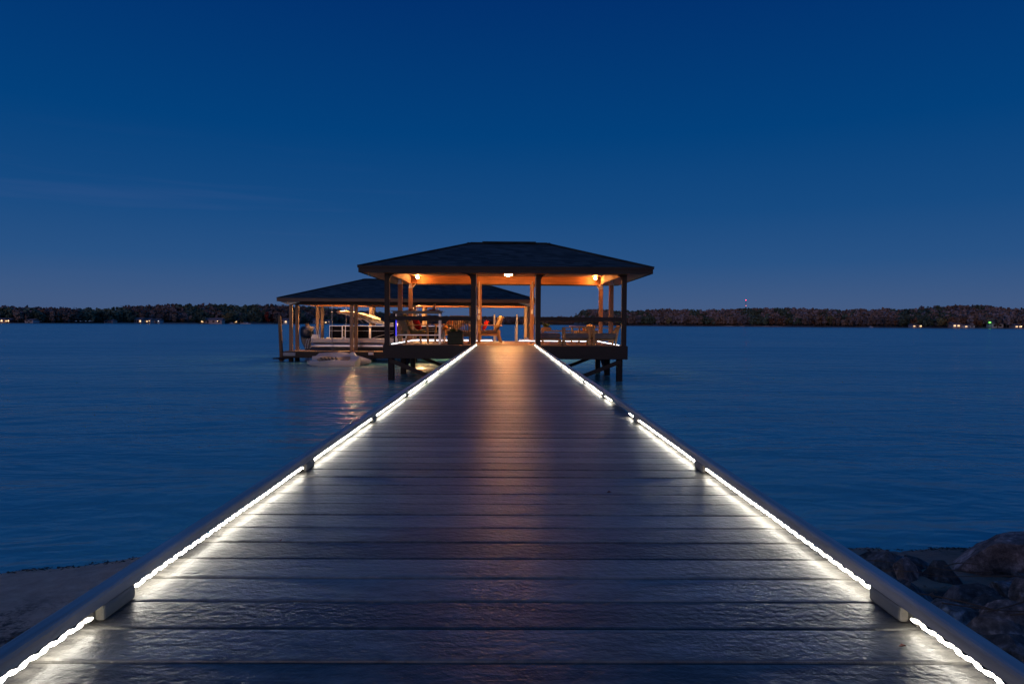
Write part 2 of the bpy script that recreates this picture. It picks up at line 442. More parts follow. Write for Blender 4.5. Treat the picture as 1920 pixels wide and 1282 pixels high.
# ------------------------------------------------------------------ pavilion
PX, PXI = 3.57, .98
PY = (20.80, 23.35, 25.90)
H0, H1 = 2.14, 2.42
pv = empty('pavilion', (0.02, 20.8, 0), 0, 'open hip roofed dock pavilion on dark posts at the end of the boardwalk', 'pavilion')
def PB(mb, name, mat, parent=pv, bevel=0): # geometry given in world coordinates
    o = mb.build(name, mat, parent, bevel)
    if parent is pv:
        o.matrix_parent_inverse = Matrix.Translation((-.02, -20.8, 0)); 
    return o
def postbox(x, y, z0, z1, hw=.072): return MB().box(x-hw, x+hw, y-hw, y+hw, z0, z1)
for r_, y in enumerate(PY):
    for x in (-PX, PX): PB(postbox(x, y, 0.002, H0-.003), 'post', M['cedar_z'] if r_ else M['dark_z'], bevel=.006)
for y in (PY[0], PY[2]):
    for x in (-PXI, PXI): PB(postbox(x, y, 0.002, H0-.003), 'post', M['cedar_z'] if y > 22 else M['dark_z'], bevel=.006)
# headers
X0, X1 = -PX-.07, PX+.07
PB(MB().box(X0, X1, PY[0]-.07, PY[0]+.02, H0, H1), 'header_beam', M['cedar_x'])
PB(MB().box(X0, X1, PY[2]-.02, PY[2]+.07, H0, H1), 'header_beam', M['cedar_x'])
for s in (-1, 1):
    xa, xb = sorted((s*(PX+.07), s*(PX-.02)))
    PB(MB().box(xa, xb, PY[0]+.022, PY[2]-.022, H0+.001, H1), 'header_beam', M['cedar_y'])
# trim lip below the rear header
PB(MB().box(X0, X1, PY[2]-.04, PY[2]+.09, H0-.045, H0-.002), 'beam_plate', M['dark_x'])
PB(MB().box(X0-.01, X1+.01, PY[0]-.08, PY[2]+.08, H1+.002, H1+.03), 'ceiling', M['ceil'])
# roof
EX, EY0, EY1 = 4.29, 20.22, 26.48; ZE, ZB, ZR = 2.335, 2.135, 3.37
def hip(parent, x0, x1, y0, y1, ze, zr, rx0, rx1, name='roof', lift=0):
    ym = (y0+y1)/2
    vs = [(x0,y0,ze),(x1,y0,ze),(x1,y1,ze),(x0,y1,ze),(rx0,ym,zr),(rx1,ym,zr)]
    t = .05
    lo = [(a,b_,c-t) for a,b_,c in vs]
    m = MB().add(vs+lo, [(0,1,5,4),(1,2,5),(2,3,4,5),(3,0,4),(6,10,11,7),(7,11,8),(8,11,10,9),(9,10,6),(0,6,7,1),(1,7,8,2),(2,8,9,3),(3,9,6,0)])
    return m
rf = PB(hip(pv, -EX, EX, EY0, EY1, ZE, ZR, -1.20, 1.38), 'roof', M['shingle'])
ym = (EY0+EY1)/2
cap = MB()
for (a, c) in (((-EX,EY0,ZE),(-1.2,ym,ZR)),((EX,EY0,ZE),(1.38,ym,ZR)),((-EX,EY1,ZE),(-1.2,ym,ZR)),((EX,EY1,ZE),(1.38,ym,ZR)),((-1.2,ym,ZR),(1.38,ym,ZR))):
    cap.bar(Vector(a)+Vector((0,0,.006)), Vector(c)+Vector((0,0,.006)), .22, .028)
cap.bar((-.8,ym,ZR+.03), (1.0,ym,ZR+.03), .28, .03)
o = cap.build('ridge_cap', M['shingle'], rf)
fb = MB()
fb.box(-EX-.02, EX+.02, EY0-.025, EY0, ZB, ZE-.02).box(-EX-.02, EX+.02, EY1, EY1+.025, ZB, ZE-.02)
fb.box(-EX-.02, -EX+.005, EY0+.002, EY1-.002, ZB+.001, ZE-.021).box(EX-.005, EX+.02, EY0+.002, EY1-.002, ZB+.001, ZE-.021)
fb.box(-EX-.045, EX+.045, EY0-.05, EY0-.027, ZE-.07, ZE-.012)
PB(fb, 'fascia', M['dark_x'])
sf = MB()
sf.box(-EX+.01, EX-.01, EY0+.004, PY[0]-.073, ZB+.02, ZB+.035).box(-EX+.01, EX-.01, PY[2]+.073, EY1-.004, ZB+.02, ZB+.035)
sf.box(-EX+.01, -PX-.073, PY[0]-.07, PY[2]+.07, ZB+.019, ZB+.034).box(PX+.073, EX-.01, PY[0]-.07, PY[2]+.07, ZB+.019, ZB+.034)
PB(sf, 'soffit', M['cedar_x'])
# knee gussets
def gusset(x, y, s):
    pts = [(x, H0-.003), (x, H0-.14)]
    for q in range(7):
        t = q/6*math.pi/2
        pts.append((x + s*(.02+.11*(1-math.cos(t))), H0-.14+.12*math.sin(t)))
    pts.append((x+s*.13, H0-.003))
    return MB().prism(pts if s < 0 else pts[::-1], y-.03, y+.03)
for y in PY[::2]:
    for x, s in ((-PXI-.073, -1), (PXI+.073, 1), (PX-.073, -1), (-PX+.073, 1)):
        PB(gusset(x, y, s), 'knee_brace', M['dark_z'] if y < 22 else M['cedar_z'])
# post brackets
for (x, y) in [(-PX,PY[1]),(PX,PY[1]),(-PX,PY[2]),(PX,PY[2])]:
    m = MB(); s = 1 if x < 0 else -1
    m.box(x-.05, x+.05, y-.082, y-.0735, H0-.16, H0+.02)
    m.box(x-.076, x+.076, y-.081, y-.0735, H0-.17, H0-.12)
    if y > 25: m.bar((x+s*.09, y-.05, H0-.14), (x+s*.19, y-.05, H0-.02), .02, .03)
    PB(m, 'post_bracket', M['metal'], bevel=.003)
# rails
for y, a in ((PY[0], 0), (PY[2], 0)):
    for s in (-1, 1):
        xa, xb = sorted((s*(PXI+.073), s*(PX-.073)))
        PB(MB().box(xa, xb, y-.05, y+.05, .745, .865), 'guard_rail', M['dark_x'], bevel=.005)
for s in (-1, 1):
    for j in (0, 1):
        PB(MB().box(s*PX-.04, s*PX+.04, PY[j]+.074, PY[j+1]-.074, .75, .86), 'guard_rail', M['dark_y'], bevel=.005)
# conduits and boxes on the rear centre posts
for s in (-1, 1):
    m = MB(); xx = s*PXI + (-.02 if s < 0 else .005)
    m.tube([(xx, PY[2]-.09, 1.10), (xx, PY[2]-.09, H0+.1)], .013, 8)
    m.tube([(s*(PXI-.088), PY[0]+.03, .01), (s*(PXI-.088), PY[0]+.03, H0)], .012, 8)
    PB(m, 'conduit', M['white'])
    PB(MB().box(xx-.045, xx+.045, PY[2]-.125, PY[2]-.074, 1.03, 1.19), 'switch_box', M['white'], bevel=.006)
    if s < 0: PB(MB().box(xx-.045, xx+.045, PY[2]-.125, PY[2]-.074, .80, .98), 'switch_box', M['white'], bevel=.006)
# deck, fascia, piles
b = MB(); k = int((PY[0]-.08-GAP0)/PITCH)+1; b.box(X0, X1, WY1+.01, GAP0+k*PITCH-.0025, -.024, 0)
while GAP0+k*PITCH < 26.0:
    y0 = GAP0+k*PITCH+.0025; b.box(X0, X1, y0, y0+PITCH-.005, -.024, random.uniform(-.001,.001)); k += 1
yend = GAP0+k*PITCH
PB(b, 'decking', M['pdeck'])
m = MB().box(X0-.02, X1+.02, 20.655, 20.695, -.40, -.001); PB(m, 'rim_board', M['dark_x'], bevel=.004)
m = MB().box(X0-.02, X1+.02, yend+.01, yend+.05, -.40, .0); PB(m, 'rim_board', M['dark_x'])
for s in (-1, 1):
    xa, xb = sorted((s*(PX+.072), s*(PX+.11))); PB(MB().box(xa, xb, 20.70, yend+.008, -.40, .0), 'rim_board', M['dark_y'])
for x in (-2.2, 0, 2.2): PB(MB().box(x-.03, x+.03, 20.70, yend, -.30, -.026), 'joist', M['dark_y'])
for y in (20.90, 23.4, 25.8):
    for x in (-3.46, -1.05, 1.05, 3.46):
        PB(MB().box(x-.09, x+.09, y-.09, y+.09, -4.0, -.405 if abs(x) > 2 else -.31), 'piling', M['pile'], bevel=.02)
    PB(MB().box(-3.5, 3.5, y-.04, y+.04, -.40, -.03), 'cross_beam', M['dark_x'])
    for s in ((-1, 1) if y != 23.4 else ()):
        m = MB().bar((s*3.50, y-.12, -.46), (s*1.0, y-.12, -1.45), .05, .12); PB(m, 'diagonal_brace', M['dark_x'])
m = MB().bar((3.55, 25.7, -.45), (3.55, 23.5, -1.3), .05, .14, up=(1,0,0)); PB(m, 'diagonal_brace', M['dark_y'])
m = MB().bar((-3.55, 25.7, -.45), (-3.55, 23.5, -1.3), .05, .14, up=(1,0,0)); PB(m, 'diagonal_brace', M['dark_y'])
# rope lights round the floor
for (a, c) in (((-3.46,25.80),(-.50,25.80)), ((.50,25.80),(3.46,25.80)), ((-3.46,20.98),(-3.46,25.76)), ((3.46,20.98),(3.46,25.76))):
    nseg = 10
    pts = [(a[0]+(c[0]-a[0])*q/nseg, a[1]+(c[1]-a[1])*q/nseg, .02+.004*math.sin(q*2.1)) for q in range(nseg+1)]
    PB(MB().tube(pts, .007, 6), 'rope_light', M['ropeb'])
# a low curb the floor lights tuck under
for (a, c) in (((-3.48,25.86),(-.50,25.86)), ((.50,25.86),(3.48,25.86))):
    PB(MB().bar((a[0],a[1],.06), (c[0],c[1],.06), .05, .03), 'curb_rail', M['rail'])

# lamps
def lamp(name, loc, label, cat, group=None): return empty(name, loc, 0, label, cat, group)
t = lamp('ceiling_light', (.08, 23.35, H1), 'glowing round flush ceiling light over the middle of the pavilion', 'ceiling light')
MB().lathe([(.155,0),(.155,-.03),(.13,-.045)], seg=24).build('lamp_base', M['white'], t)
MB().lathe([(.135,-.046),(.14,-.07),(.125,-.11),(.085,-.14),(.03,-.155),(.0001,-.157)], seg=24).build('globe', M['globe'], t)
for x, lab in ((-3.36, 'small round floodlight glowing on the beam above the red cushion chair, left end'), (3.40, 'small round floodlight glowing on the beam above the lounge chairs, right end')):
    s = 1 if x < 0 else -1
    t = lamp('floodlight', (x, 25.60, 2.36), lab, 'floodlight', 'floodlights on the rear beam of the pavilion')
    MB().box(-.05, .05, .245, .278, -.06, .06).build('mount', M['black'], t, bevel=.004)
    MB().bar((0,.25,0), (s*.02,.10,.03), .02, .02).tube([(s*.0,.12,.02),(s*.06,.02,-.0)], [.04,.065], 14).build('housing', M['black'], t)
    MB().lathe([(.0001,-.045),(.035,-.035),(.048,0),(.035,.035),(.0001,.045)], c=(s*.09,-.04,-.01), seg=14).build('bulb', M['flood'], t)

# ------------------------------------------------------------------ furniture
def lounge_chair(loc, rz, label, slat=False, cush='olive', group='teak lounge chairs in the pavilion', backh=.92, pil=None):
    """faces local +x; seat about .62 wide in y"""
    t = empty('lounge_chair', loc, rz, label, 'chair', group)
    for sy in (-1, 1):
        MB().prism([(.26,0),(.32,0),(.30,.34),(.29,.56),(.24,.56),(.25,.34)], sy*.30-.025, sy*.30+.025).build('leg', M['teakz'], t, bevel=.004)
        MB().prism([(-.44,0),(-.38,0),(-.28,.28),(-.30,.42),(-.37,.40),(-.36,.26)], sy*.30-.025, sy*.30+.025).build('leg', M['teakz'], t, bevel=.004)
        MB().prism([(-.42,.535),(.36,.565),(.38,.58),(.36,.595),(-.42,.565)], sy*.315-.045, sy*.315+.045).build('armrest', M['teak'], t, bevel=.004)
    MB().box(-.34,.28,-.274,-.235,.22,.30).box(-.34,.28,.235,.274,.22,.30).box(.24,.28,-.234,.234,.22,.30).box(-.34,-.30,-.234,.234,.22,.30).build('seat_frame', M['teak'], t)
    tilt = R(20); m = MB()
    def bp(h, y, off=0): return (-.26 - math.sin(tilt)*h + off*math.cos(tilt), y, .28 + math.cos(tilt)*h + off*math.sin(tilt))
    for q in range(9 if slat else 6):
        y = -.25 + .5*q/((9 if slat else 6)-1)
        m.bar(bp(0, y), bp(backh-.32, y), .018 if slat else .05, .02, up=(1,0,0)) if not slat else m.bar(bp(0, y), bp(backh-.32, y), .030, .018, up=(1,0,.3))
    m.bar(bp(backh-.34, -.28), bp(backh-.34, .28), .03, .06).bar(bp(.03, -.28), bp(.03, .28), .03, .06)
    m.build('backrest', M['teak'], t)
    MB().cushion((-.02, 0, .355), .56, .50, .11).build('seat_cushion', M[cush], t)
    if not slat: MB().cushion(bp((backh-.30)/2, 0, .075), .10, .50, backh-.30, (0, -tilt, 0)).build('back_cushion', M[cush], t)
    return t
lounge_chair((-2.98,22.75,0), R(28), 'olive cushioned teak lounge chair at the far left, holding a bright red cushion', backh=.98)
lounge_chair((-1.42,22.55,0), R(82), 'teak lounge chair with vertical slatted back turned to the boardwalk, behind the square planter', slat=True, cush='beige')
lounge_chair((-.62,24.25,0), R(186), 'teak lounge chair in side view in the open doorway, beige cushions', cush='beige')
lounge_chair((-2.10,24.9,0), R(215), 'teak lounge chair half hidden beyond the pumpkin table at the rear of the pavilion', cush='beige')
for o_ in [c for c in bpy.data.objects if c.name.startswith('lounge_chair')]:
    o_.scale = (1.1, 1.1, 1.06)
def pillow(loc, rot, label, mat, size=.40):
    o = MB().cushion((0,0,0), .13, size, size, e=.5).build('throw_pillow', mat, None); o.location = loc; o.rotation_euler = rot
    return tag(o, label, 'cushion', 'throw cushions on the lounge chairs')
pillow((-2.93,22.80,.63), (0, R(-22), R(28)), 'bright red throw cushion on the far left lounge chair', M['red'])
pillow((-.72,24.25,.60), (0, R(-24), R(186)), 'orange red throw cushion on the doorway chair', M['red'], .36)
pillow((-2.03,24.83,.60), (0, R(-22), R(215)), 'orange patterned throw cushion on the chair beyond the pumpkin', M['orangefab'], .36)

# bar table
t = empty('bar_table', (-2.80,21.95,0), 0, 'tall narrow bar table with pale top and grey metal legs behind the left rail', 'table')
MB().box(-.82,.82,-.24,.24,1.02,1.045).build('tabletop', M['glassy'], t, bevel=.004)
MB().box(-.76,.76,-.20,-.18,.955,1.018).box(-.76,.76,.18,.20,.955,1.018).box(-.76,-.74,-.178,.178,.955,1.018).box(.74,.76,-.178,.178,.955,1.018).build('apron', M['glassy'], t)
for x in (-.71, .71):
    for y in (-.16, .16): MB().box(x-.028, x+.028, y-.012, y+.012, 0.001, 1.017).build('leg', M['black'] if (x < 0 and y < 0) else M['alu'], t, bevel=.004)
MB().box(-.68,.68,-.172,-.150,.27,.29).box(-.68,.68,.150,.172,.27,.29).build('footrest', M['alu'], t)
MB().box(-.672,-.640,-.20,-.19,.25,.86).build('light_strip', M['blue'], t)
def arrangement(x, label, n_=60, wdt=.30):
    t = empty('table_garland', (x,21.93,1.046), 0, label, 'garland', 'autumn garlands on the bar table')
    m = MB()
    for q in range(n_):
        c = Vector((random.gauss(0, wdt*.45), random.gauss(0,.06), .01+abs(random.gauss(0,.045)))); s_ = random.uniform(.018,.04)
        u = Vector((random.uniform(-1,1), random.uniform(-1,1), random.uniform(-.2,1))).normalized(); vv = u.orthogonal().normalized()*s_*.5; u *= s_
        m.add([c-u-vv*.2, c-vv, c+u, c+vv], [(0,1,2,3)])
    m.build('leaves', M['leafr'], t)
    m = MB(); m.tube([(-wdt,0,.012),(-wdt*.3,.02,.02),(wdt*.3,-.02,.02),(wdt,0,.012)], .012, 6).build('stem', M['wax'], t)
    return t
arrangement(-3.02, 'autumn leaf garland on the left end of the bar table', 50, .16)
arrangement(-2.32, 'longer autumn leaf garland round the brown pillar candle on the bar table', 90, .24)
t = empty('pillar_candle', (-2.27,21.93,1.07), 0, 'dark brown pillar candle standing in the longer garland', 'candle')
MB().lathe([(.045,0),(.045,.19),(.03,.195),(.0001,.18)], seg=14).build('wax', M['wax'], t); MB().tube([(0,0,.18),(.002,0,.205)], .003, 6).build('wick', M['black'], t)
t = empty('pillar_candle', (-2.16,21.95,1.05), 0, 'short cream pillar candle right of the brown one on the bar table', 'candle')
MB().lathe([(.035,0),(.035,.08),(.022,.085),(.0001,.075)], seg=14).build('wax', M['white'], t); MB().tube([(0,0,.075),(.002,0,.095)], .003, 6).build('wick', M['black'], t)

# side table + pumpkin + flowers
t = empty('side_table', (-1.98,23.1,0), 0, 'small round side table carrying the orange pumpkin', 'side table')
MB().lathe([(.20,.40),(.21,.405),(.21,.425),(.20,.43)], seg=20).build('tabletop', M['teak'], t)
for a in range(4):
    MB().tube([(.16*math.cos(a*1.571+.6), .16*math.sin(a*1.571+.6), 0), (.12*math.cos(a*1.571+.6), .12*math.sin(a*1.571+.6), .40)], .014, 8).build('leg', M['white'], t)
t = empty('pumpkin', (-2.03,23.03,.431), 0, 'round orange pumpkin on the side table', 'pumpkin')
m = MB(); vs = []; sg = 32
for j in range(11):
    ph = math.pi*j/10
    for k in range(sg):
        a = 2*math.pi*k/sg; r_ = .105*math.sin(ph)*(1-.07*abs(math.sin(a*4)))
        vs.append((r_*math.cos(a), r_*math.sin(a), .08-.08*math.cos(ph)*(1-.25*math.exp(-(math.sin(ph)*3)**2))))
m.add(vs, [(j*sg+k, j*sg+(k+1)%sg, (j+1)*sg+(k+1)%sg, (j+1)*sg+k) for j in range(10) for k in range(sg)], True).build('skin', M['pumpkin'], t)
MB().tube([(0,0,.13),(.005,0,.16),(.02,0,.185)], [.014,.010,.009], 8).build('stalk', M['wax'], t)
def leafy(m, c, n_, spread, hgt, ln=.14, wd=.03):
    for q in range(n_):
        a = random.uniform(0, 6.283); r0 = random.uniform(0, spread*.5); p0 = Vector((c[0]+r0*math.cos(a), c[1]+r0*math.sin(a), c[2]))
        dr = Vector((math.cos(a)*random.uniform(.1,.8), math.sin(a)*random.uniform(.1,.8), random.uniform(.5,1))).normalized(); h_ = random.uniform(.4,1)*hgt
        p1 = p0 + dr*h_*.6; p2 = p0 + dr*h_ + Vector((math.cos(a), math.sin(a), -.4))*h_*.18
        sd_ = Vector((-math.sin(a), math.cos(a), 0))*wd*random.uniform(.6,1.2)
        m.add([p0-sd_*.2, p0+sd_*.2, p1+sd_*.5, p1-sd_*.5, p2], [(0,1,2,3),(3,2,4)])
    return m
t = empty('potted_plant', (-1.90,23.22,.431), 0, 'small leafy potted plant behind the pumpkin on the side table', 'plant')
MB().lathe([(.045,0),(.06,.09),(.055,.09),(.0001,.08)], seg=14).build('pot', M['white'], t); leafy(MB(), (0,0,.08), 36, .08, .18).build('foliage', M['leafg'], t)

# planter box
t = empty('planter_box', (-1.56,21.45,0), 0, 'square dark woven planter with low green plants beside the centre post', 'planter')
m = MB()
for q in range(9): m.box(-.235-.004*(q%2), .235+.004*(q%2), -.20-.004*(q%2), .20+.004*(q%2), .02+.041*q, .02+.041*q+.036)
m.build('basket', plain('woven_planter', (.035,.045,.022), .7, 0, .3, 40, .5), t, bevel=.004)
MB().box(-.245,.245,-.21,.21,.39,.405).build('rim', M['black'], t); MB().box(-.24,.24,-.20,.20,.002,.018).build('base', M['black'], t)
leafy(MB(), (-.08,0,.40), 50, .22, .13, wd=.05).build('foliage', M['leafg'], t); leafy(MB(), (.12,0,.40), 40, .16, .10, wd=.04).build('foliage', M['leafg'], t)

# right bay: low lounge seats in side view
def low_seat(loc, L, label, back=None, arm=True, cush='grey_fab'):
    """length L along local x, back at +x"""
    t = empty('low_sofa', loc, 0, label, 'sofa', 'low lounge seats along the right rail')
    for x in (0.03, L-.05):
        for y in (-.29, .29):
            if x > .1 and back:
                MB().prism([(x-.06,0),(x-.01,0),(x+.03,.25),(x+.10,.545),(x+.045,.545),(x-.03,.25)], y-.025, y+.025).build('leg', M['teakz'], t, bevel=.003)
            else:
                MB().box(x-.03, x+.03, y-.025, y+.025, .001, .53 if arm else .14).build('leg', M['teakz'], t, bevel=.003)
    MB().box(.0, L-.02, -.262, .262, .14, .19).build('seat_frame', M['teak'], t)
    MB().cushion((L/2-.01, 0, .285), L-.06, .54, .19, e=.2).build('seat_cushion', M[cush], t)
    if arm:
        for y in (-.29, .29): MB().box(0, L+(.10 if back else 0), y-.04, y+.04, .532, .555).build('armrest', M['teak'], t, bevel=.003)
    if back:
        m = MB()
        for q in range(5): m.bar((L-.12+.02, -.22+.11*q, .36), (L+.06, -.22+.11*q, .60), .06, .02, up=(0,1,0))
        m.bar((L+.06,-.27,.60), (L+.06,.27,.60), .03, .05); m.build('backrest', M['teak'], t)
    return t
low_seat((1.02,21.75,0), .74, 'low backless grey cushioned seat beside the right centre post', arm=False)
low_seat((1.80,21.70,0), .86, 'low grey cushioned seat with an open wooden arm, middle of the right bay')
low_seat((2.72,21.70,0), .78, 'low grey cushioned seat with splayed slatted back nearest the right corner post', back=True)
t = empty('coffee_table', (2.05,23.6,0), 0, 'long low teak coffee table behind the low seats', 'table')
MB().box(-.85,.85,-.28,.28,.40,.44).build('tabletop', M['teak'], t, bevel=.004)
for x in (-.78,.78):
    for y in (-.22,.22): MB().box(x-.03,x+.03,y-.03,y+.03,.001,.398).build('leg', M['teakz'], t)
t = empty('flower_box', (1.38,23.5,.441), 0, 'orange wooden flower box of upright plants on the coffee table', 'flower box')
MB().box(-.17,.17,-.08,.08,0,.10).build('box', M['teak'], t, bevel=.004); leafy(MB(), (0,0,.09), 60, .22, .26, wd=.025).build('foliage', M['leafg'], t)
t = empty('candle_holder', (2.68,23.5,.441), 0, 'small orange candle holder at the right end of the coffee table', 'candle')
MB().lathe([(.05,0),(.06,.02),(.055,.10),(.045,.10),(.04,.03),(.0001,.025)], seg=14).build('cup', M['orangefab'], t); MB().lathe([(.03,.027),(.03,.06),(.0001,.065)], seg=10).build('wax', M['white'], t)
t = empty('storage_basket', (2.95,23.4,.0), 0, 'square wooden basket stool on the floor right of the coffee table', 'stool')
MB().box(-.17,.17,-.17,.17,.36,.44).build('lid', M['teak'], t, bevel=.01); MB().box(-.15,.15,-.15,.15,.002,.358).build('body', M['teakz'], t)
lounge_chair((2.75,24.6,0), R(200), 'teak lounge chair at the rear right corner of the pavilion', cush='beige', backh=.66)

# gangway
gw = empty('gangway', (0,yend+.06,0), 0, 'sloping gangway with white curved handrails leading down to the boathouse', 'gangway')
gl = 4.0
m = MB().bar((0,0,-.04), (0,gl,-.56), .80, .05); m.build('walk_surface', M['tan_y'], gw)
for s in (-1, 1):
    x = s*.43
    pts = [(x,.10,-.02),(x,.06,.70),(x,.10,.92),(x,.28,1.0),(x,.55,.96),(x,gl-.2,.42),(x,gl-.05,.30),(x,gl,-.5)]
    m = MB().tube(pts, .030, 8)
    m.tube([(x,.12,.45),(x,gl-.05,-.10)], .018, 8)
    for q in range(1, 5):
        y = gl*q/5; m.tube([(x,y,-.04-.13*y),(x,y,1.0-.146*y)], .018, 8)
    m.build('handrail', M['white'], gw)
def pile(loc, r_, ztop, label, name='piling', mat='pile_tan', lean=(0,0), capm=None, collar=False):
    t = empty(name, (loc[0], loc[1], WATER), 0, label, 'piling')
    h_ = ztop - WATER
    MB().tube([(-lean[0]*1.4,-lean[1],-2.4),(0,0,0),(lean[0]*h_,lean[1]*h_,h_)], [r_*1.1,r_,r_*.88], 14).build('shaft', M[mat], t)
    if capm == 'cone': MB().lathe([(r_*1.5,0),(r_*1.45,.03),(.05,.14),(.03,.17),(.0001,.185)], c=(0,0,h_), seg=18).build('cap', M['white'], t)
    if capm == 'flat': MB().lathe([(r_*1.2,0),(r_*1.2,.06),(.0001,.07)], c=(0,0,h_), seg=14).build('cap', M['orangefab'], t)
    if collar: MB().obox((-.01,0,.12), .62, .5, .05).tube([(0,0,.04),(0,0,.17)], r_*1.5, 14).build('float_collar', M['pile'], t)
    return t
pile((.86,28.0), .14, -.06, 'dark piling with white cone cap beside the gangway', capm='cone')
pile((.93,26.45), .045, .57, 'slim post with orange cap behind the right centre post', capm='flat')
pile((-10.05,31.0), .085, .95, 'leaning round piling standing alone at the left of the boathouse', lean=(-.045,0), collar=True)
pile((-10.3,35.9), .12, .62, 'brown piling just behind the outboard motor', mat='pile_tan')

# ------------------------------------------------------------------ boathouse
BZ = -.60
bh = empty('boathouse', (0,0,0), 0, 'low open hip roofed boathouse sheltering a pontoon boat behind the pavilion', 'boathouse')
BX = (-9.5, -6.82, -4.15, -1.55, 1.02); BY = (30.6, 31.5, 34.9, 35.8)
for x in BX:
    for y in BY:
        MB().box(x-.07, x+.07, y-.07, y+.07, BZ+.002, 1.48).build('post', M['tan_z'], bh, bevel=.006)
        MB().tube([(x,y,-4.2),(x,y,BZ-.26)], .11, 12).build('piling', M['pile'], bh)
# floors
def dockfloor(x0, x1, y0, y1, nm='dock_floor'):
    m = MB(); y = y0
    while y < y1-.01:
        ye = min(y+.14, y1); m.box(x0, x1, y+.002, ye-.002, BZ-.03, BZ); y = ye
    m.build(nm, M['tan_x'], bh)
    f = MB().box(x0-.02, x1+.02, y0-.04, y0, BZ-.29, BZ-.012).box(x0-.02, x1+.02, y1, y1+.04, BZ-.29, BZ-.012).box(x0-.04, x0-.021, y0-.04, y1+.04, BZ-.29, BZ-.013).box(x1+.021, x1+.04, y0-.04, y1+.04, BZ-.29, BZ-.013)
    f.build('rim_board', M['dark_x'], bh, bevel=.004)
dockfloor(-9.72, -.22, 30.3, 31.72); dockfloor(-9.72, -.22, 34.72, 36.1); dockfloor(-.17, 1.3, 30.3, 36.1)
MB().box(-9.7,-.3,30.27-.004,30.26,BZ-.275,BZ-.27).build('trim', M['dark_x'], bh)
for x in (-7.18, -5.9): MB().box(x-.11, x+.11, 30.20, 30.257, BZ-.14, BZ-.03).build('dock_bumper', M['white'], bh, bevel=.01)
MB().box(-9.74,-9.2,30.21,30.256,BZ-.20,BZ-.05).build('dock_bumper', plain('grey_bumper',(.3,.31,.33),.5), bh, bevel=.01)
# beams
for y in BY: MB().box(-9.62, 1.14, y-.04, y+.04, 1.483, 1.62).build('header_beam', M['cedar_x'] if y > 31 else M['tan_x'], bh)
for x in BX: MB().box(x-.03, x+.03, 30.645, 35.755, 1.485, 1.60).build('cross_beam', M['cedar_y'], bh)
BE = (-9.90, 1.32, 29.98, 36.42)
MB().box(BE[0]+.1, BE[1]-.1, BE[2]+.03, BE[3]-.03, 1.624, 1.645).build('soffit', M['ceil'], bh)
r2 = hip(bh, BE[0], BE[1], BE[2], BE[3], 1.73, 2.76, -6.78, -1.78).build('roof', M['shingle'], bh)
ymb = (BE[2]+BE[3])/2; cap = MB()
for (a, c) in (((BE[0],BE[2]),(-6.78,ymb)),((BE[1],BE[2]),(-1.78,ymb)),((BE[0],BE[3]),(-6.78,ymb)),((BE[1],BE[3]),(-1.78,ymb))):
    cap.bar((a[0],a[1],1.735), (c[0],c[1],2.766), .2, .025)
cap.bar((-6.78,ymb,2.768), (-1.78,ymb,2.768), .2, .03); cap.build('ridge_cap', M['shingle'], r2)
f = MB().box(BE[0]-.02, BE[1]+.02, BE[2]-.025, BE[2], 1.575, 1.715).box(BE[0]-.02, BE[1]+.02, BE[3], BE[3]+.025, 1.575, 1.715)
f.box(BE[0]-.02, BE[0]+.005, BE[2]+.002, BE[3]-.002, 1.576, 1.714).box(BE[1]-.005, BE[1]+.02, BE[2]+.002, BE[3]-.002, 1.576, 1.714)
f.build('fascia', wood('brown_fascia', (.14,.085,.055), 'x'), bh)
MB().box(BE[0]+.25, BE[1]-.25, 30.42, 30.50, 1.44, 1.573).build('frieze_board', M['dark_x'], bh)
# white corner gussets
for x, s in ((-9.57, -1), (1.10, 1)):
    MB().prism([(x,1.44),(x+s*.32,1.57),(x-s*.55,1.57),(x-s*.1,1.44)][::(1 if s>0 else -1)], 30.36, 30.41).build('corner_bracket', M['white'], bh)
for i, (x, y) in enumerate(((-7.15,32.9), (-3.95,32.9), (-.4,32.6))):
    t = empty('boathouse_lamp', (x,y,1.622), 0, ('flat round lamp under the boathouse roof above the outboard end of the boat', 'flat round lamp under the boathouse roof above the middle of the boat', 'flat round lamp under the boathouse roof at its right end')[i], 'lamp', 'lamps under the boathouse roof')
    MB().lathe([(.11,-.001),(.11,-.02),(.10,-.03)], seg=16).build('holder', M['white'], t)
    MB().lathe([(.095,-.031),(.09,-.055),(.06,-.075),(.0001,-.08)], seg=16).build('bulb', M['blamp'], t)

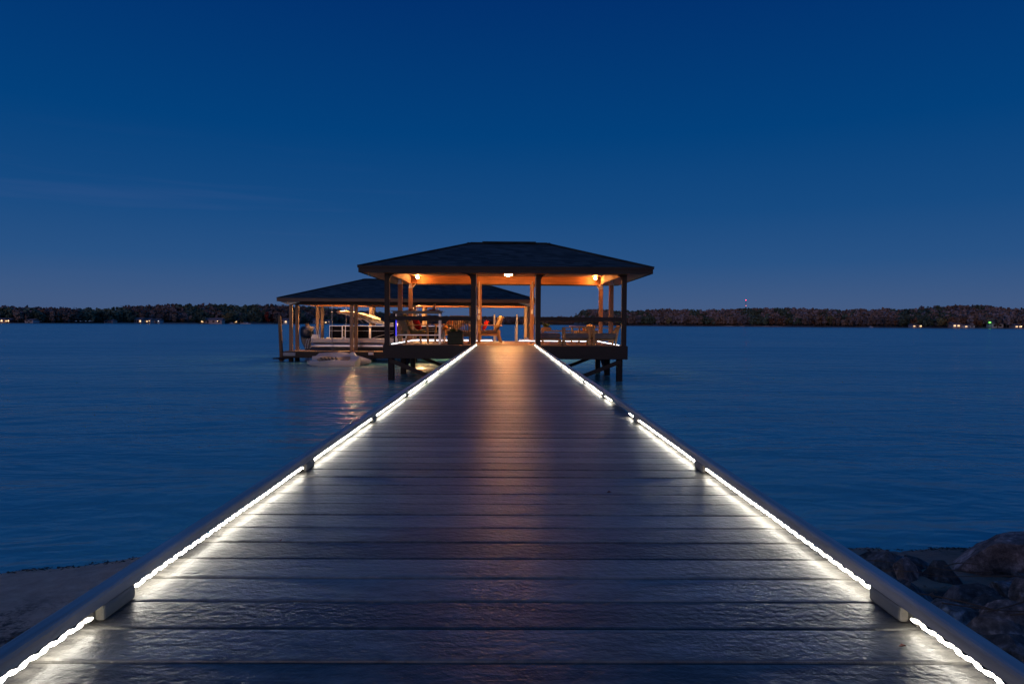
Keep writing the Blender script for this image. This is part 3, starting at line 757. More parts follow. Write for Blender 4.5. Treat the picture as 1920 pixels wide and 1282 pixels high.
# ------------------------------------------------------------------ pontoon boat
bo = empty('pontoon_boat', (0,0,-.0), 0, 'pontoon boat with black side panels and folded canopy on its lift in the boathouse', 'boat')
for y in (32.10, 34.30):
    pr = [(.02,-.02),(.12,-.0)]
    MB().tube([(-9.0,y,-.42),(-8.8,y,-.42),(-4.2,y,-.42),(-3.6,y,-.38),(-3.1,y,-.28)], [.15,.19,.19,.15,.03], 18).build('pontoon', M['alu'], bo)
MB().box(-8.95,-3.0,31.92,34.48,-.235,-.16).build('hull_deck', M['alu'], bo, bevel=.01)
MB().box(-8.97,-2.98,31.88,31.918,-.25,-.065).box(-8.97,-2.98,34.482,34.52,-.25,-.065).box(-2.98,-2.95,31.88,34.52,-.25,-.066).build('side_band', M['white'], bo, bevel=.008)
for (x0, x1, y) in ((-8.15,-7.55,31.95), (-7.42,-6.3,31.95), (-6.25,-4.6,31.95), (-4.55,-3.05,31.95), (-8.15,-3.05,34.45)):
    p = MB().box(x0+.02, x1-.02, y-.012, y+.012, -.055, .50).build('side_panel', M['black'], bo)
    m = MB()
    for z in (-.05, .29, .515): m.bar((x0,y-.006,z),(x1,y-.006,z), .035, .010 if z < .5 else .026)
    m.bar((x0+.012,y-.005,-.05),(x0+.012,y-.005,.515), .024, .03, up=(0,1,0)).bar((x1-.012,y-.005,-.05),(x1-.012,y-.005,.515), .024, .03, up=(0,1,0))
    m.build('panel_frame', M['alu'], p)
p = MB().box(-3.03,-3.01,31.97,34.43,-.05,.50).build('side_panel', M['black'], bo)
# sweeping stripes
for (xa, xb, zt_, wd) in ((-6.15,-3.3,.40,.025), (-5.4,-3.2,.30,.02)):
    pts = [(xa+(xb-xa)*q/12, 31.918, -.04+(zt_+.04)*math.sin(q/12*1.5)**.8 if q else -.04) for q in range(13)]
    MB().tube(pts, wd*.5, 6).build('swoosh_stripe', M['white'], bo)
# seats and helm
MB().cushion((-7.2,33.9,.15), 1.3, .8, .5, e=.25).build('bench_seat', M['cream'], bo)
MB().cushion((-4.2,33.9,.15), 1.8, .7, .55, e=.25).build('bench_seat', M['cream'], bo)
MB().cushion((-4.3,32.4,.20), 1.2, .5, .62, e=.25).build('bench_seat', M['cream'], bo)
MB().prism([(-5.6,-.15),(-5.0,-.15),(-5.0,.45),(-5.25,.68),(-5.55,.66)], 32.6, 33.3).build('helm_console', M['white'], bo, bevel=.02)
MB().tube([(-5.62,32.95,.5),(-5.68,32.95,.52)], .03, 8).build('wheel_hub', M['black'], bo)
m = MB(); m.tube([(-5.70,32.95+.17*math.cos(a/16*6.283),.53+.17*math.sin(a/16*6.283)) for a in range(17)], .012, 6, cap=False).build('steering_wheel', M['black'], bo)
# folded bimini
for q, (dz, dy) in enumerate(((0,0),(.05,.3),(-.03,1.9),(.03,2.2))):
    y = 32.05+dy
    MB().tube([(-7.85,y,1.18+dz*.4),(-7.2,y,.98+dz),(-6.4,y,.78+dz),(-5.55,y,.55)], .020, 8).build('canopy_bow', M['alu'], bo)
m = MB()
m.tube([(-7.75,32.1,1.16),(-7.4,32.1,1.12),(-6.8,32.1,1.00),(-6.2,32.1,.84)], [.03,.085,.10,.06], 10)
m.tube([(-7.75,32.1,1.15),(-7.75,34.2,1.15)], .09, 10).tube([(-7.3,32.1,1.09),(-7.3,34.2,1.09)], .09, 10)
m.tube([(-7.75,34.2,1.16),(-7.0,34.2,1.05),(-6.2,34.2,.84)], [.05,.10,.06], 10)
m.build('folded_canopy', M['cream'], bo)
for q in range(5): MB().bar((-6.9+.32*q,32.02,.92-.10*q), (-6.6+.32*q,32.02,.66-.02*q), .012, .02).build('canopy_strut', M['alu'], bo)
# rear ladder
m = MB()
for y in (32.2, 32.55):
    m.tube([(-8.75,y,-.15),(-8.85,y,.35),(-8.98,y,.50),(-9.05,y,.42)], .016, 8)
    m.tube([(-9.02,y,-.05),(-8.92,y,-.12),(-9.12,y,-.55)], .016, 8)
    m.tube([(-9.25,y,-.10),(-9.35,y,-.55)], .016, 8)
for z in (-.25,-.4,-.52): m.bar((-9.08,32.2,z),(-9.08,32.55,z), .03, .015)
m.build('boarding_ladder', M['alu'], bo)
# outboard
mo = MB().cushion((-9.54,33.2,.20), .62, .50, .60, e=.55).build('outboard_motor', M['navy'], bo)
MB().cushion((-9.40,33.1,.36), .34, .42, .26, e=.5).build('cowling_top', plain('lit_silver_cowling', (.35,.28,.22), .35, .3), mo)  # silver part, the warm lamplight on the cowling put into its colour
MB().prism([(-9.84,.08),(-9.26,.08),(-9.24,-.22),(-9.34,-.64),(-9.60,-.64),(-9.78,-.28)], 33.08, 33.32).build('leg', M['navy'], mo, bevel=.03)
MB().tube([(-9.85,33.2,-.70),(-9.6,33.2,-.70),(-9.3,33.2,-.70)], [.03,.065,.04], 12).build('gearcase', M['navy'], mo)
m = MB()
for a in range(3):
    t_ = a*2.094; m.obox((-9.87,33.2+.09*math.cos(t_),-.70+.09*math.sin(t_)), .012, .08, .14, (t_+.0,.5,0))
m.build('propeller', M['alu'], mo)
MB().box(-9.44,-9.40,32.98,33.42,.0,.05).box(-9.7,-9.69,32.98,33.42,.16,.18).build('decal_stripe', M['alu'], mo)
MB().box(-9.32,-8.98,33.05,33.35,-.22,.10).build('transom_bracket', M['alu'], mo, bevel=.02)
# lift cradle
lf = empty('boat_lift', (0,0,0), 0, 'grey metal cradle holding the pontoon boat above the water', 'boat lift')
for x in (-8.0, -4.4):
    MB().box(x-.06, x+.06, 31.9, 34.5, -.72, -.60).build('cross_member', M['metal'], lf)
for y in (32.15,34.25): MB().box(-8.6,-3.9,y-.06,y+.06,-.598,-.585).build('bunk', M['dark_x'], lf)
for x in (-8.0,-4.4):
    for y in (31.82,34.60): MB().tube([(x,y,-.66),(x,y,1.48)], .012, 6).build('lift_cable', M['metal'], lf)

# ------------------------------------------------------------------ floating watercraft port
def hull_profile(L, W, Hh, nose, n_=22):
    """list of cross-sections along x"""
    vs = []; sec = 12
    for i in range(n_+1):
        t_ = i/n_; x = t_*L
        wd = W/2*(min(1, (t_/nose))**.55 if t_ < nose else 1 - .12*max(0,(t_-.8)/.2)**2); wd = max(wd, .02)
        top = Hh*(.50 + .50*min(1, t_/nose*.9)) + .05*math.sin(t_*3.0)
        bot = .16*(1-min(1, t_/nose))**1.5
        prof = [(-.75,bot-.06),(-1,bot+.05),(-1.0,top*.62),(-.93,top*.80),(-.80,top),(-.45,top*.93),(0,top*.86),(.45,top*.93),(.80,top),(.93,top*.80),(1,top*.62),(1,bot+.05),(.75,bot-.06)]
        for a, z in prof: vs.append((x, a*wd, z))
    k = 13
    fs = [(i*k+j, (i+1)*k+j, (i+1)*k+(j+1)%k, i*k+(j+1)%k) for i in range(n_) for j in range(k)]
    fs += [tuple(range(k)), tuple(range(n_*k, n_*k+k))[::-1]]
    return vs, fs
def craft(loc, rz, L, W, Hh, label, slots=True):
    t = empty('floating_port', loc, rz, label, 'floating port', 'cream floating watercraft ports')
    t.rotation_euler = (R(15 if slots else -9), 0, rz)
    vs, fs = hull_profile(L, W, Hh, .50)
    MB().add(vs, fs).build('float', M['plastic'], t, bevel=.012)
    if slots:
        dk = [(.40,0),(.62,-.27),(1.05,-.31),(1.70,-.24),(1.76,0),(1.70,.24),(1.05,.31),(.62,.27)]
        MB().add([(x,y,Hh*.78+.10*x*.3) for x, y in dk]+[(x,y,Hh*.78+.10*x*.3+.045) for x, y in dk], [tuple(range(8))[::-1], tuple(range(8,16))]+[(i,(i+1)%8,8+(i+1)%8,8+i) for i in range(8)]).build('cockpit_deck', M['tan_x'], t, bevel=.01)
        m = MB()
        for q in range(5): m.obox((.62+.15*q, -.05, Hh*.80+.065+.006*q), .05, .30, .05, (0,0,R(28)))
        m.build('roller', M['rubber'], t)
        m = MB().tube([(.35,-W*.36,Hh*.82),(.7,-W*.43,Hh*.98),(1.1,-W*.42,Hh*1.06),(1.7,-W*.36,Hh*1.12)], [.015,.03,.03,.02], 8)
        m.tube([(.35,W*.36,Hh*.82),(.8,W*.43,Hh*1.0),(1.7,W*.36,Hh*1.10)], [.015,.03,.02], 8); m.build('side_rim', M['plastic'], t)
    for x, y in ((.30,-W*.34),(L*.86,-W*.44)):
        MB().tube([(x-.10,y,.02),(x+.12,y,.02)], [.05,.07], 10).build('bumper', M['rubber'], t)
    return t
craft((-7.95,27.7,WATER), R(-3), 2.05, .95, .30, 'front cream floating port with dark rollers, its nose pointing left')
craft((-5.52,28.35,WATER), R(170), 2.4, .9, .40, 'rear cream floating port pointing right, close to the boathouse dock', slots=False)
t = empty('bow_stop', (-6.22,28.0,WATER+.37), 0, 'pale triangular bow stop standing on the floating ports', 'bow stop')
MB().prism([(-.20,-.03),(.20,-.03),(.08,.17),(-.04,.17)], -.10, .10).build('stop_block', M['white'], t, bevel=.02); MB().bar((-.19,-.105,-.01),(-.04,-.105,.16), .02, .02).build('edge_trim', M['plastic'], t)

# ------------------------------------------------------------------ rocks
def rock_mat(name, c):
    n = NT(name); v = n.coords(); a = n.noise(v, 3, 8, .65); b_ = n.noise(v, 22, 6, .7); sp1 = n.noise(v, 60, 2, .5)
    cc = n.ramp(n.math('ADD', n.math('MULTIPLY', a, .6), n.math('MULTIPLY', b_, .4)), [(.40, mul(c,.35)), (.5, mul(c,1.2)), (.60, mul(c,3.6))])
    return n.set(.8, cc, spec=.35, normal=n.bump(sp1, .4, .006, n.bump(b_, .8, .03)))
RM = [rock_mat('brown_granite', (.17,.13,.12)), rock_mat('grey_rock', (.11,.115,.125)), rock_mat('dark_rock', (.055,.055,.060))]
import bmesh
def boulder(loc, sx, sy, sz, seed, mat, rz=0, label='', sub=4):
    bm = bmesh.new(); bmesh.ops.create_icosphere(bm, subdivisions=sub, radius=1)
    rnd = random.Random(seed); cuts = []
    for q in range(13):
        d = Vector((rnd.uniform(-1,1), rnd.uniform(-1,1), rnd.uniform(-.4,1))).normalized(); cuts.append((d, rnd.uniform(.50,.80)))
    for v_ in bm.verts:
        p = v_.co.copy()
        for d, h_ in cuts:
            k_ = p.dot(d)
            if k_ > h_: p -= d*(k_-h_)*.97
        nn = noise.fractal(p*1.3+Vector((seed,0,0)), 1.0, 2.0, 5)*.035 + noise.fractal(p*5+Vector((seed,3,0)), 1.0, 2.0, 3)*.025
        p += p.normalized()*nn
        v_.co = Vector((p.x*sx, p.y*sy, p.z*sz))
    me = bpy.data.meshes.new('boulder'); bm.to_mesh(me); bm.free()
    for p in me.polygons: p.use_smooth = True
    me.set_sharp_from_angle(angle=R(16)); me.materials.append(mat); o = bpy.data.objects.new('boulder', me); col.objects.link(o)
    o.location = loc; o.rotation_euler = (rnd.uniform(-.2,.2), rnd.uniform(-.2,.2), rz)
    return tag(o, label, 'boulder', 'riprap boulders on the right bank')
RK = [ # x, y, z, sx, sy, sz, mat, label
 (3.50,4.62,-.98,.56,.40,.33,0,'largest speckled brown boulder at the water edge by the right border'),
 (2.55,4.55,-.98,.22,.20,.15,1,'flat topped dark rock nearest the water beside the right curb'),
 (2.84,4.40,-1.00,.15,.15,.16,2,'small rounded dark rock right of the flat topped one'),
 (3.08,4.10,-1.00,.20,.16,.15,1,'low grey rock in front of the largest boulder'),
 (3.55,4.00,-.88,.25,.22,.20,1,'blue grey rock under the largest boulder'),
 (2.42,4.05,-1.00,.25,.20,.15,2,'blackish rock tight against the right side of the boardwalk'),
 (2.70,3.72,-.96,.24,.22,.17,2,'broad black rock in the middle of the right bank'),
 (3.10,3.62,-.88,.26,.22,.20,1,'grey wedge shaped rock in the middle of the right bank'),
 (3.50,3.45,-.76,.24,.24,.20,2,'dark rock at the right border below the blue grey one'),
 (2.35,3.45,-.96,.24,.20,.18,1,'slanted grey rock beside the second curb block'),
 (2.72,3.22,-.86,.26,.22,.20,2,'dark angular rock above the lower bank'),
 (3.08,3.02,-.76,.24,.22,.20,1,'large grey rock low at the right border'),
 (2.30,2.95,-.88,.22,.20,.18,2,'black rock close below the right curb rail'),
 (2.62,2.72,-.78,.22,.20,.18,1,'grey rock lowest on the right bank'),
 (2.05,3.20,-.98,.20,.18,.14,2,'half buried dark rock hugging the boardwalk edge'),
 (2.20,2.45,-.74,.22,.20,.18,2,'dark rock at the bottom right corner'),
 (3.95,4.45,-.80,.34,.30,.34,1,'tall dark boulder right of the largest speckled boulder'),
 (2.95,2.50,-.62,.22,.22,.18,0,'brown rock at the bottom right border'),
 (2.02,2.80,-.90,.15,.15,.12,1,'small grey rock wedged by the curb'),
 (1.85,4.05,-1.04,.16,.15,.10,2,'small low dark rock under the boardwalk edge'),
]
for i, (x,y,z,a,b_,c,mi,lab) in enumerate(RK): boulder((x,y,z), a, b_, c, i*3+11, RM[mi], i*1.3, lab)
rg = random.Random(5)
for q in range(44):
    x, y = rg.uniform(1.95, 4.0), rg.uniform(2.3, 4.75)
    o = boulder((x,y,-1.05+(4.8-y)*.15), rg.uniform(.09,.20), rg.uniform(.09,.18), rg.uniform(.08,.16), 100+q, RM[rg.choice((1,2,2,0))], q, 'small rock filling a gap between the larger riprap boulders', 3)
    o['group'] = 'small rocks between the riprap boulders'
# washed up debris line and leaf litter
dm = plain('wet_debris', (.022,.016,.013), .8, var=.5, scale=30)
m = MB()
def chip(m, x, y, z, s_, flat=.5):
    u = Vector((random.uniform(-1,1), random.uniform(-.6,.6), random.uniform(-flat,flat))).normalized()*s_; v2 = u.cross(Vector((random.uniform(-.5,.5), random.uniform(-.5,.5), 1))).normalized()*s_*random.uniform(.3,.7)
    c = Vector((x,y,z)); up = Vector((0,0,s_*.25)); m.add([c-u, c-v2, c+u, c+v2, c+up], [(0,1,4),(1,2,4),(2,3,4),(3,0,4)])
for q in range(2600):
    x = random.uniform(-6.5, 6.5)
    if abs(x) < .9: continue
    th = .10*(1+.8*noise.noise(Vector((x*1.3,7,0))))
    y = shore_y(x) - .03 + random.gauss(0, max(.02, th*.35)); chip(m, x, y, ground_z(x,y)+random.uniform(0,.003), random.uniform(.006,.018), .15)
tag(m.build('shoreline_debris', dm), 'dark line of washed up leaves and bark along the sand at the water edge', 'debris', kind='stuff')
m = MB()
for q in range(5200):
    x = random.choice((-1,1))*random.uniform(.9, 5.5); y = random.uniform(1.5, 4.25)
    if x < 0 and noise.noise(Vector((x*.9,y*1.4,0))) < -.05+(y-3.4)*.35: continue
    chip(m, x, y, ground_z(x,y)+.006, random.uniform(.008,.026), .2)
tag(m.build('leaf_litter', plain('dry_leaf_litter', (.13,.075,.05), .85, var=.6, scale=14)), 'scattered dry brown leaf litter on the sand', 'leaf litter', kind='stuff')
m = MB()
for q in range(26):
    x0, y0 = random.uniform(2.1,3.8), random.uniform(3.0,4.6); a = random.uniform(-.5,.5)+random.choice((0,0,3.14)); L = random.uniform(.25,.7); z0 = -.93+(4.6-y0)*.16
    pts = [(x0+L*t_*math.cos(a), y0+.3*L*t_*math.sin(a*2), z0+.035*math.sin(t_*2.5+q)+.02*t_) for t_ in (0,.25,.5,.75,1)]
    m.tube(pts, [.004,.0035,.003,.002,.001], 5)
tag(m.build('dry_twigs', plain('dry_twig', (.11,.07,.045), .8)), 'thin dry vines and twigs tangled over the rocks', 'twigs', kind='stuff')
# a few fallen leaves on the deck
for i, (x,y,lab) in enumerate(((.40,2.62,'tiny curled leaf on the boards right of the middle'), (-.62,5.95,'curled leaf on the boards near the left curb lights'), (.80,1.36,'dark crumpled leaf beside the right rope light'), (-.66,2.02,'thin dry leaf beside the nearest left rope light'))):
    m = MB(); s_ = .010
    m.add([(-s_,0,.002),(-.3*s_,-.5*s_,.006),(s_,0,.004),(-.1*s_,.5*s_,.008),(0,0,.002)], [(0,1,4),(1,2,4),(2,3,4),(3,0,4)], True)
    o = m.build('fallen_leaf', M['leafr']); o.location = (x,y,.002); o.rotation_euler = (0,0,i*1.7); tag(o, lab, 'leaf', 'fallen leaves on the boardwalk')

# ------------------------------------------------------------------ far shores
F = 1292
def yh(px): return 607.5 + .0057*(px-948)
def at(px, d): return (px-948)/F*d
LEFT = [(-260,500,579),(-150,520,579),(0,560,578),(70,575,576),(140,600,577),(200,640,575),(262,680,570),(330,720,568),(400,760,567),(480,800,568),(545,850,570),(620,950,575),(700,1100,583),(780,1350,589),(870,1550,592),(960,1600,592.5),(1050,1600,593),(1110,1600,593)]
RIGHT = [(1076,1260,592),(1092,1130,578),(1130,1060,577),(1180,1000,581),(1240,980,576.5),(1330,950,578.5),(1400,930,574.5),(1480,880,573.5),(1560,800,577),(1640,760,577),(1690,740,574),(1760,700,570),(1800,690,567.5),(1860,680,568.5),(1900,670,575),(1990,650,573),(2150,620,575),(2300,600,578)]
def lerp(tab, px):
    for a, b_ in zip(tab, tab[1:]):
        if px <= b_[0]:
            t_ = (px-a[0])/(b_[0]-a[0]); return a[1]+(b_[1]-a[1])*t_, a[2]+(b_[2]-a[2])*t_
    return tab[-1][1], tab[-1][2]
def topz(px, d, yt): return EYE + (yh(px)-yt)*d/F
def hill_h(tab, px, back):
    d, yt = lerp(tab, px); top = topz(px, d, yt); hh = max(1.5, top - 13.5 - WATER)
    t_ = max(0, min(1, back/70)); return WATER + .5 + hh*(t_*t_*(3-2*t_))
hm = plain('far_bank_earth', (.24,.17,.14), .9, var=.4, scale=.05)
for nm, tab in (('left', LEFT), ('right', RIGHT)):
    m = MB(); pxs = [tab[0][0] + (tab[-1][0]-tab[0][0])*i/90 for i in range(91)]; bks = [-6,0,1.5,10,25,45,70,140]
    vs = []
    for px in pxs:
        d, yt = lerp(tab, px)
        for bk in bks:
            z = hill_h(tab, px, bk) if bk >= 1.5 else (WATER-.6 if bk < 0 else WATER+.12)
            vs.append((at(px,d)*(1+bk/d), d+bk, z))
    nb = len(bks)
    m.add(vs, [(i*nb+j, (i+1)*nb+j, (i+1)*nb+j+1, i*nb+j+1) for i in range(90) for j in range(nb-1)], True)
    tag(m.build('far_hillside', hm), 'wooded bank across the lake on the %s side' % nm, kind='structure')

def leafmat(name, c, var=.5, scale=.35):
    n = NT(name); f = n.noise(n.coords(), scale, 3, .5); oi = n.node('ShaderNodeObjectInfo')
    mixf = n.math('ADD', n.math('MULTIPLY', f, .7), n.math('MULTIPLY', oi.outputs['Random'], .3))
    return n.set(.85, n.ramp(mixf, [(.3, mul(c,1-var)), (.7, mul(c,1+var))]), spec=.15)
LM = {'green': leafmat('evergreen_foliage', (.12,.155,.10)), 'brown': leafmat('brown_foliage', (.27,.185,.14)), 'red': leafmat('red_foliage', (.26,.045,.030)),
      'purple': leafmat('bare_twigs', (.30,.23,.215)), 'olive': leafmat('olive_foliage', (.22,.18,.08)), 'orange': leafmat('orange_foliage', (.22,.11,.06))}
bark = plain('bark', (.12,.095,.085), .9, scale=2)
def crown_pts(m, kind, h_, w_, rnd, c0=(0,0,0), nf=260, fs=.75):
    lobes = []
    for q in range(10):
        if kind == 'pine': z = rnd.uniform(.25,.97); r0 = (1-z)*w_*.55+.3; lr = (1-z)*w_*.28+.7
        elif kind == 'tall': z = rnd.uniform(.22,.93); r0 = w_*.22; lr = w_*.24
        else: z = rnd.uniform(.35,.88); r0 = w_*.32*math.sin(max(.2,(z-.2)/.8*2.9)); lr = w_*.24
        a = rnd.uniform(0,6.283); lobes.append((Vector((r0*math.cos(a), r0*math.sin(a), z*h_)), lr))
    for q in range(nf):
        c, lr = lobes[q % len(lobes)]
        d = Vector((rnd.gauss(0,1), rnd.gauss(0,1), rnd.gauss(0,.8))).normalized()*lr*rnd.uniform(.55,1.05)
        p = c+d+Vector(c0); s_ = fs*rnd.uniform(.5,1.2)
        u = (d.normalized()+.85*Vector((rnd.uniform(-1,1), rnd.uniform(-1,1), rnd.uniform(-1,1)))).normalized(); v2 = u.cross(Vector((rnd.uniform(-1,1), rnd.uniform(-1,1), rnd.uniform(-1,1)))).normalized(); w2 = u.cross(v2)
        if kind == 'bare': v2 = Vector((rnd.uniform(-.5,.5), rnd.uniform(-.5,.5), 1)).normalized()*1.5; w2 = v2.cross(u).normalized()*.22
        m.add([p-v2*s_-w2*s_*.5, p+v2*s_*.7-w2*s_, p+v2*s_+w2*s_*.6, p-v2*s_*.5+w2*s_], [(0,1,2,3)])
def tree_proto(kind, mat, h_, w_, seed):
    rnd = random.Random(seed); t = bpy.data.objects.new('tree', None)
    m = MB(); m.tube([(0,0,-.5),(.1,0,h_*.35),(-.1,.1,h_*.65),(0,0,h_*.88)], [.32,.24,.15,.05], 6)
    for q in range(7):
        z = rnd.uniform(.3,.75)*h_; a = rnd.uniform(0,6.283); L = w_*rnd.uniform(.25,.42)
        m.tube([(0,0,z),(L*.5*math.cos(a),L*.5*math.sin(a),z+L*.4),(L*math.cos(a),L*math.sin(a),z+L*.9)], [.13,.08,.03], 5)
    me1 = m.build('trunk', bark); m = MB(); crown_pts(m, kind, h_, w_, rnd, nf=420 if kind != 'bare' else 300); me2 = m.build('crown', mat)
    return (me1.data, me2.data, me1, me2)
PR = {
 'green': [tree_proto('pine', LM['green'], 15, 7, 1), tree_proto('round', LM['green'], 13, 9, 2)],
 'brown': [tree_proto('round', LM['brown'], 13, 9, 3), tree_proto('tall', LM['brown'], 14, 7, 4)],
 'purple': [tree_proto('bare', LM['purple'], 13, 9, 5), tree_proto('tall', LM['purple'], 14, 7, 6)],
 'red': [tree_proto('tall', LM['red'], 14, 6, 7)], 'olive': [tree_proto('round', LM['olive'], 12, 9, 8)], 'orange': [tree_proto('round', LM['orange'], 11, 8, 9)]}
for lst in PR.values():
    for p in lst:
        for o in p[2:]: bpy.data.objects.remove(o)
KN = {'green': 'dark evergreen', 'brown': 'brown leaved', 'purple': 'bare purplish', 'red': 'tall deep red autumn', 'olive': 'pale olive', 'orange': 'rusty orange autumn'}
def plant(tab, px, back, kind, sc, side, label=None):
    d, yt = lerp(tab, px); p = random.choice(PR[kind])
    t = empty('tree', (at(px,d)*(1+back/d), d+back, hill_h(tab,px,back)-.3), random.uniform(0,6.28))
    t.scale = (sc*random.uniform(.9,1.15),)*2 + (sc,)
    for nm, me in (('trunk', p[0]), ('crown', p[1])):
        o = bpy.data.objects.new(nm, me); col.objects.link(o); o.parent = t
    tag(t, label or '%s tree in the wood on the %s shore across the lake' % (KN[kind], side), 'tree', 'trees on the far %s shore' % side if not label else None)
def kindat(px, off, rn):
    a = noise.noise(Vector((px/34+off, .5, 0))) + rn.uniform(-.16,.16)
    if a > .10: return 'green'
    if a > -.12: return rn.choice(['purple','brown','olive'] if noise.noise(Vector((px/50, 9, 0))) > 0 else ['purple','purple','brown'])
    return rn.choice(['brown','brown','brown','orange','purple'])
rnd = random.Random(21)
px = -14
while px < 932:
    d, yt = lerp(LEFT, px); k = kindat(px, 0, rnd)
    if not (490 < px < 512): plant(LEFT, px, rnd.uniform(4,14), k, rnd.uniform(.5,.85), 'left')
    px += rnd.uniform(5,11)*(600/d)**.5
px = 1084
while px < 1935:
    d, yt = lerp(RIGHT, px); k = kindat(px, 50, rnd)
    plant(RIGHT, px, rnd.uniform(3,12), k, rnd.uniform(.75,1.05)*(1.15 if px < 1560 else .9), 'right')
    px += rnd.uniform(6,12)*(600/d)**.5
plant(LEFT, 503, 4, 'red', 1.15, 'left', 'tall narrow deep red tree left of the leaning piling, on the far shore')
plant(LEFT, 512, 7, 'red', .9, 'left', 'shorter red tree just right of the tall red one on the far shore')
plant(LEFT, 432, 5, 'olive', 1.0, 'left', 'broad pale olive tree above the white moored boats on the far shore')
plant(RIGHT, 1717, 3, 'orange', .95, 'right', 'rusty red tree at the left of the lit cottages on the far right shore')
plant(RIGHT, 1765, 3, 'olive', .85, 'right', 'golden olive tree left of the orange lit cottage')
plant(RIGHT, 1788, 6, 'orange', 1.05, 'right', 'tall rusty tree just above the orange lit cottage')
# massed woodland behind the first trees
for nm, tab, a0, a1 in (('left', LEFT, -60, 1100), ('right', RIGHT, 1082, 2080)):
    for part_, kinds in (('evergreen', ['green']), ('autumn', ['brown','purple'])):
        for kk in kinds:
            m = MB(); rn = random.Random(hash_ := {'green':5,'brown':6,'purple':8}[kk]*100 + (0 if nm == 'left' else 1)); px = a0
            dens = {'green': 2.6, 'brown': 2.7, 'purple': 4.0}[kk]
            while px < a1:
                d, yt = lerp(tab, px)
                for row in (24, 48, 72):
                    if {'green': 1, 'brown': -1, 'purple': -.4}[kk]*noise.noise(Vector((px/34+(0 if nm == 'left' else 50)+row*.01, .5, 0))) + rn.uniform(-.14,.14) > -.04:
                        bk = row + rn.uniform(-10,10); pp = px + rn.uniform(-3,3); z = hill_h(tab, pp, bk)
                        h_ = rn.uniform(10,14.5) if row > 60 else rn.uniform(9,13)
                        crown_pts(m, 'round' if kk != 'purple' else 'tall', h_, 8.5, rn, (at(pp,d)*(1+bk/d), d+bk, z-.5), nf=64, fs=1.35)
                px += dens*(600/d)**.5*rn.uniform(.7,1.3)
            tag(m.build('woodland', leafmat('woodland_'+kk, {'green': (.105,.135,.09), 'brown': (.25,.165,.125), 'purple': (.27,.20,.185)}[kk], .5, .06)),
                'mass of %s trees covering the %s bank across the lake' % ({'green':'dark evergreen','brown':'brown leaved','purple':'bare purplish'}[kk], nm), 'woodland', kind='stuff')

# far buildings
wall_w = plain('pale_siding', (.55,.54,.56), .8); wall_r = plain('red_siding', (.22,.05,.04), .8); wall_t = plain('tan_brick', (.60,.42,.36), .9); roofm = plain('house_roof', (.22,.16,.16), .9)
win_w = glow('warm_window', (1,.62,.28), 1.3); win_c = glow('cool_window', (.8,.9,1), 2.2); green_l = glow('green_lamp', (.15,1,.05), 3.5); red_l = glow('red_beacon', (1,.03,.06), 9); porch = glow('porch_lamp', (1,.70,.35), 4); porch_w = glow('white_porch_lamp', (.9,.95,1), 3)
def house(tab, px, wpx, hpx, label, wm_, lit=(), win=None, bk=2.5, nwin=3, base=.2, lampmat=None):
    d, _ = lerp(tab, px); d += bk; W = wpx*d/F; H = hpx*d/F
    t = empty('house', (at(px,d), d, WATER+base+.6), 0, label, 'house')
    hw = W/2; wh = H*.55
    MB().box(-hw, hw, 0, 8, -1.5, wh).build('wall', wm_, t)
    MB().prism([(-.6,wh),(8.6,wh),(4,H)], -hw-.5, hw+.5, axis='x').build('roof', roofm, t)
    for q in range(nwin):
        x = -hw + W*(q+.5)/nwin; ww = min(1.1, W/nwin*.3); lit_ = q in lit
        f_ = MB().box(x-ww-.1, x+ww+.1, -.05, -.01, wh*.3-.1, wh*.8+.1).build('window', wall_w, t)
        MB().box(x-ww, x+ww, -.09, -.055, wh*.3, wh*.8).build('pane', (win or win_w) if lit_ else M['black'], f_)
    MB().box(-.45,.45,-.05,-.012, -.3, wh*.62).build('door', M['dark_z'], t)
    if lampmat: MB().lathe([(.0001,-.28),(.22,-.15),(.28,0),(.22,.15),(.0001,.28)], c=(hw*.7,-.5,wh*.75), seg=10).build('porch_lamp', lampmat, t)
    return t
house(LEFT, 6, 12, 8, 'small house with two warm lamps at the far left edge of the shore', wall_t, (0,1,2), lampmat=porch)
house(LEFT, 20, 8, 8, 'little red boathouse on the far left shore with lit windows', wall_r, (0,1), nwin=2, lampmat=porch)
house(LEFT, 60, 15, 7, 'white double roofed dock shelter on the far left shore', wall_w, (), nwin=2)
house(LEFT, 207, 16, 6, 'low dark roofed cottage left of the brick house on the left shore', wall_t, (), nwin=2)
house(LEFT, 262, 13, 10, 'tan house with a bright lamp on its right, left shore', wall_t, (2,), lampmat=porch)
house(LEFT, 279, 13, 9, 'pinkish gabled house beside the tan one, left shore', wall_t, (1,), lampmat=porch)
house(LEFT, 296, 13, 8, 'white fronted house right of the pinkish gabled one', wall_w, (0,), lampmat=porch_w)
house(LEFT, 392, 52, 10, 'long low ranch house with two bright yellow windows', wall_t, (1,), nwin=5, lampmat=porch)
house(LEFT, 450, 18, 11, 'house with a white porch lamp above the moored white boats', wall_t, (0,), lampmat=porch_w, bk=10)
house(LEFT, 531, 18, 10, 'grey house right of the red tree, behind the leaning piling', wall_w, (0,2), lampmat=porch)
house(LEFT, 590, 16, 10, 'pale house seen between the left boathouse posts', wall_w, (), lampmat=porch_w, nwin=2)
house(LEFT, 614, 10, 8, 'small house with a warm lamp seen through the boathouse', wall_t, (0,), lampmat=porch, nwin=2)
house(RIGHT, 1802, 22, 11, 'cottage glowing orange on the far right shore', wall_t, (0,1,2), lampmat=porch)
house(RIGHT, 1822, 22, 7, 'pale low boathouse right of the orange cottage', wall_w, (0,), nwin=2)
house(RIGHT, 1724, 18, 7, 'dim cottage with small warm lights under the rusty tree', wall_t, (0,2), lampmat=porch)
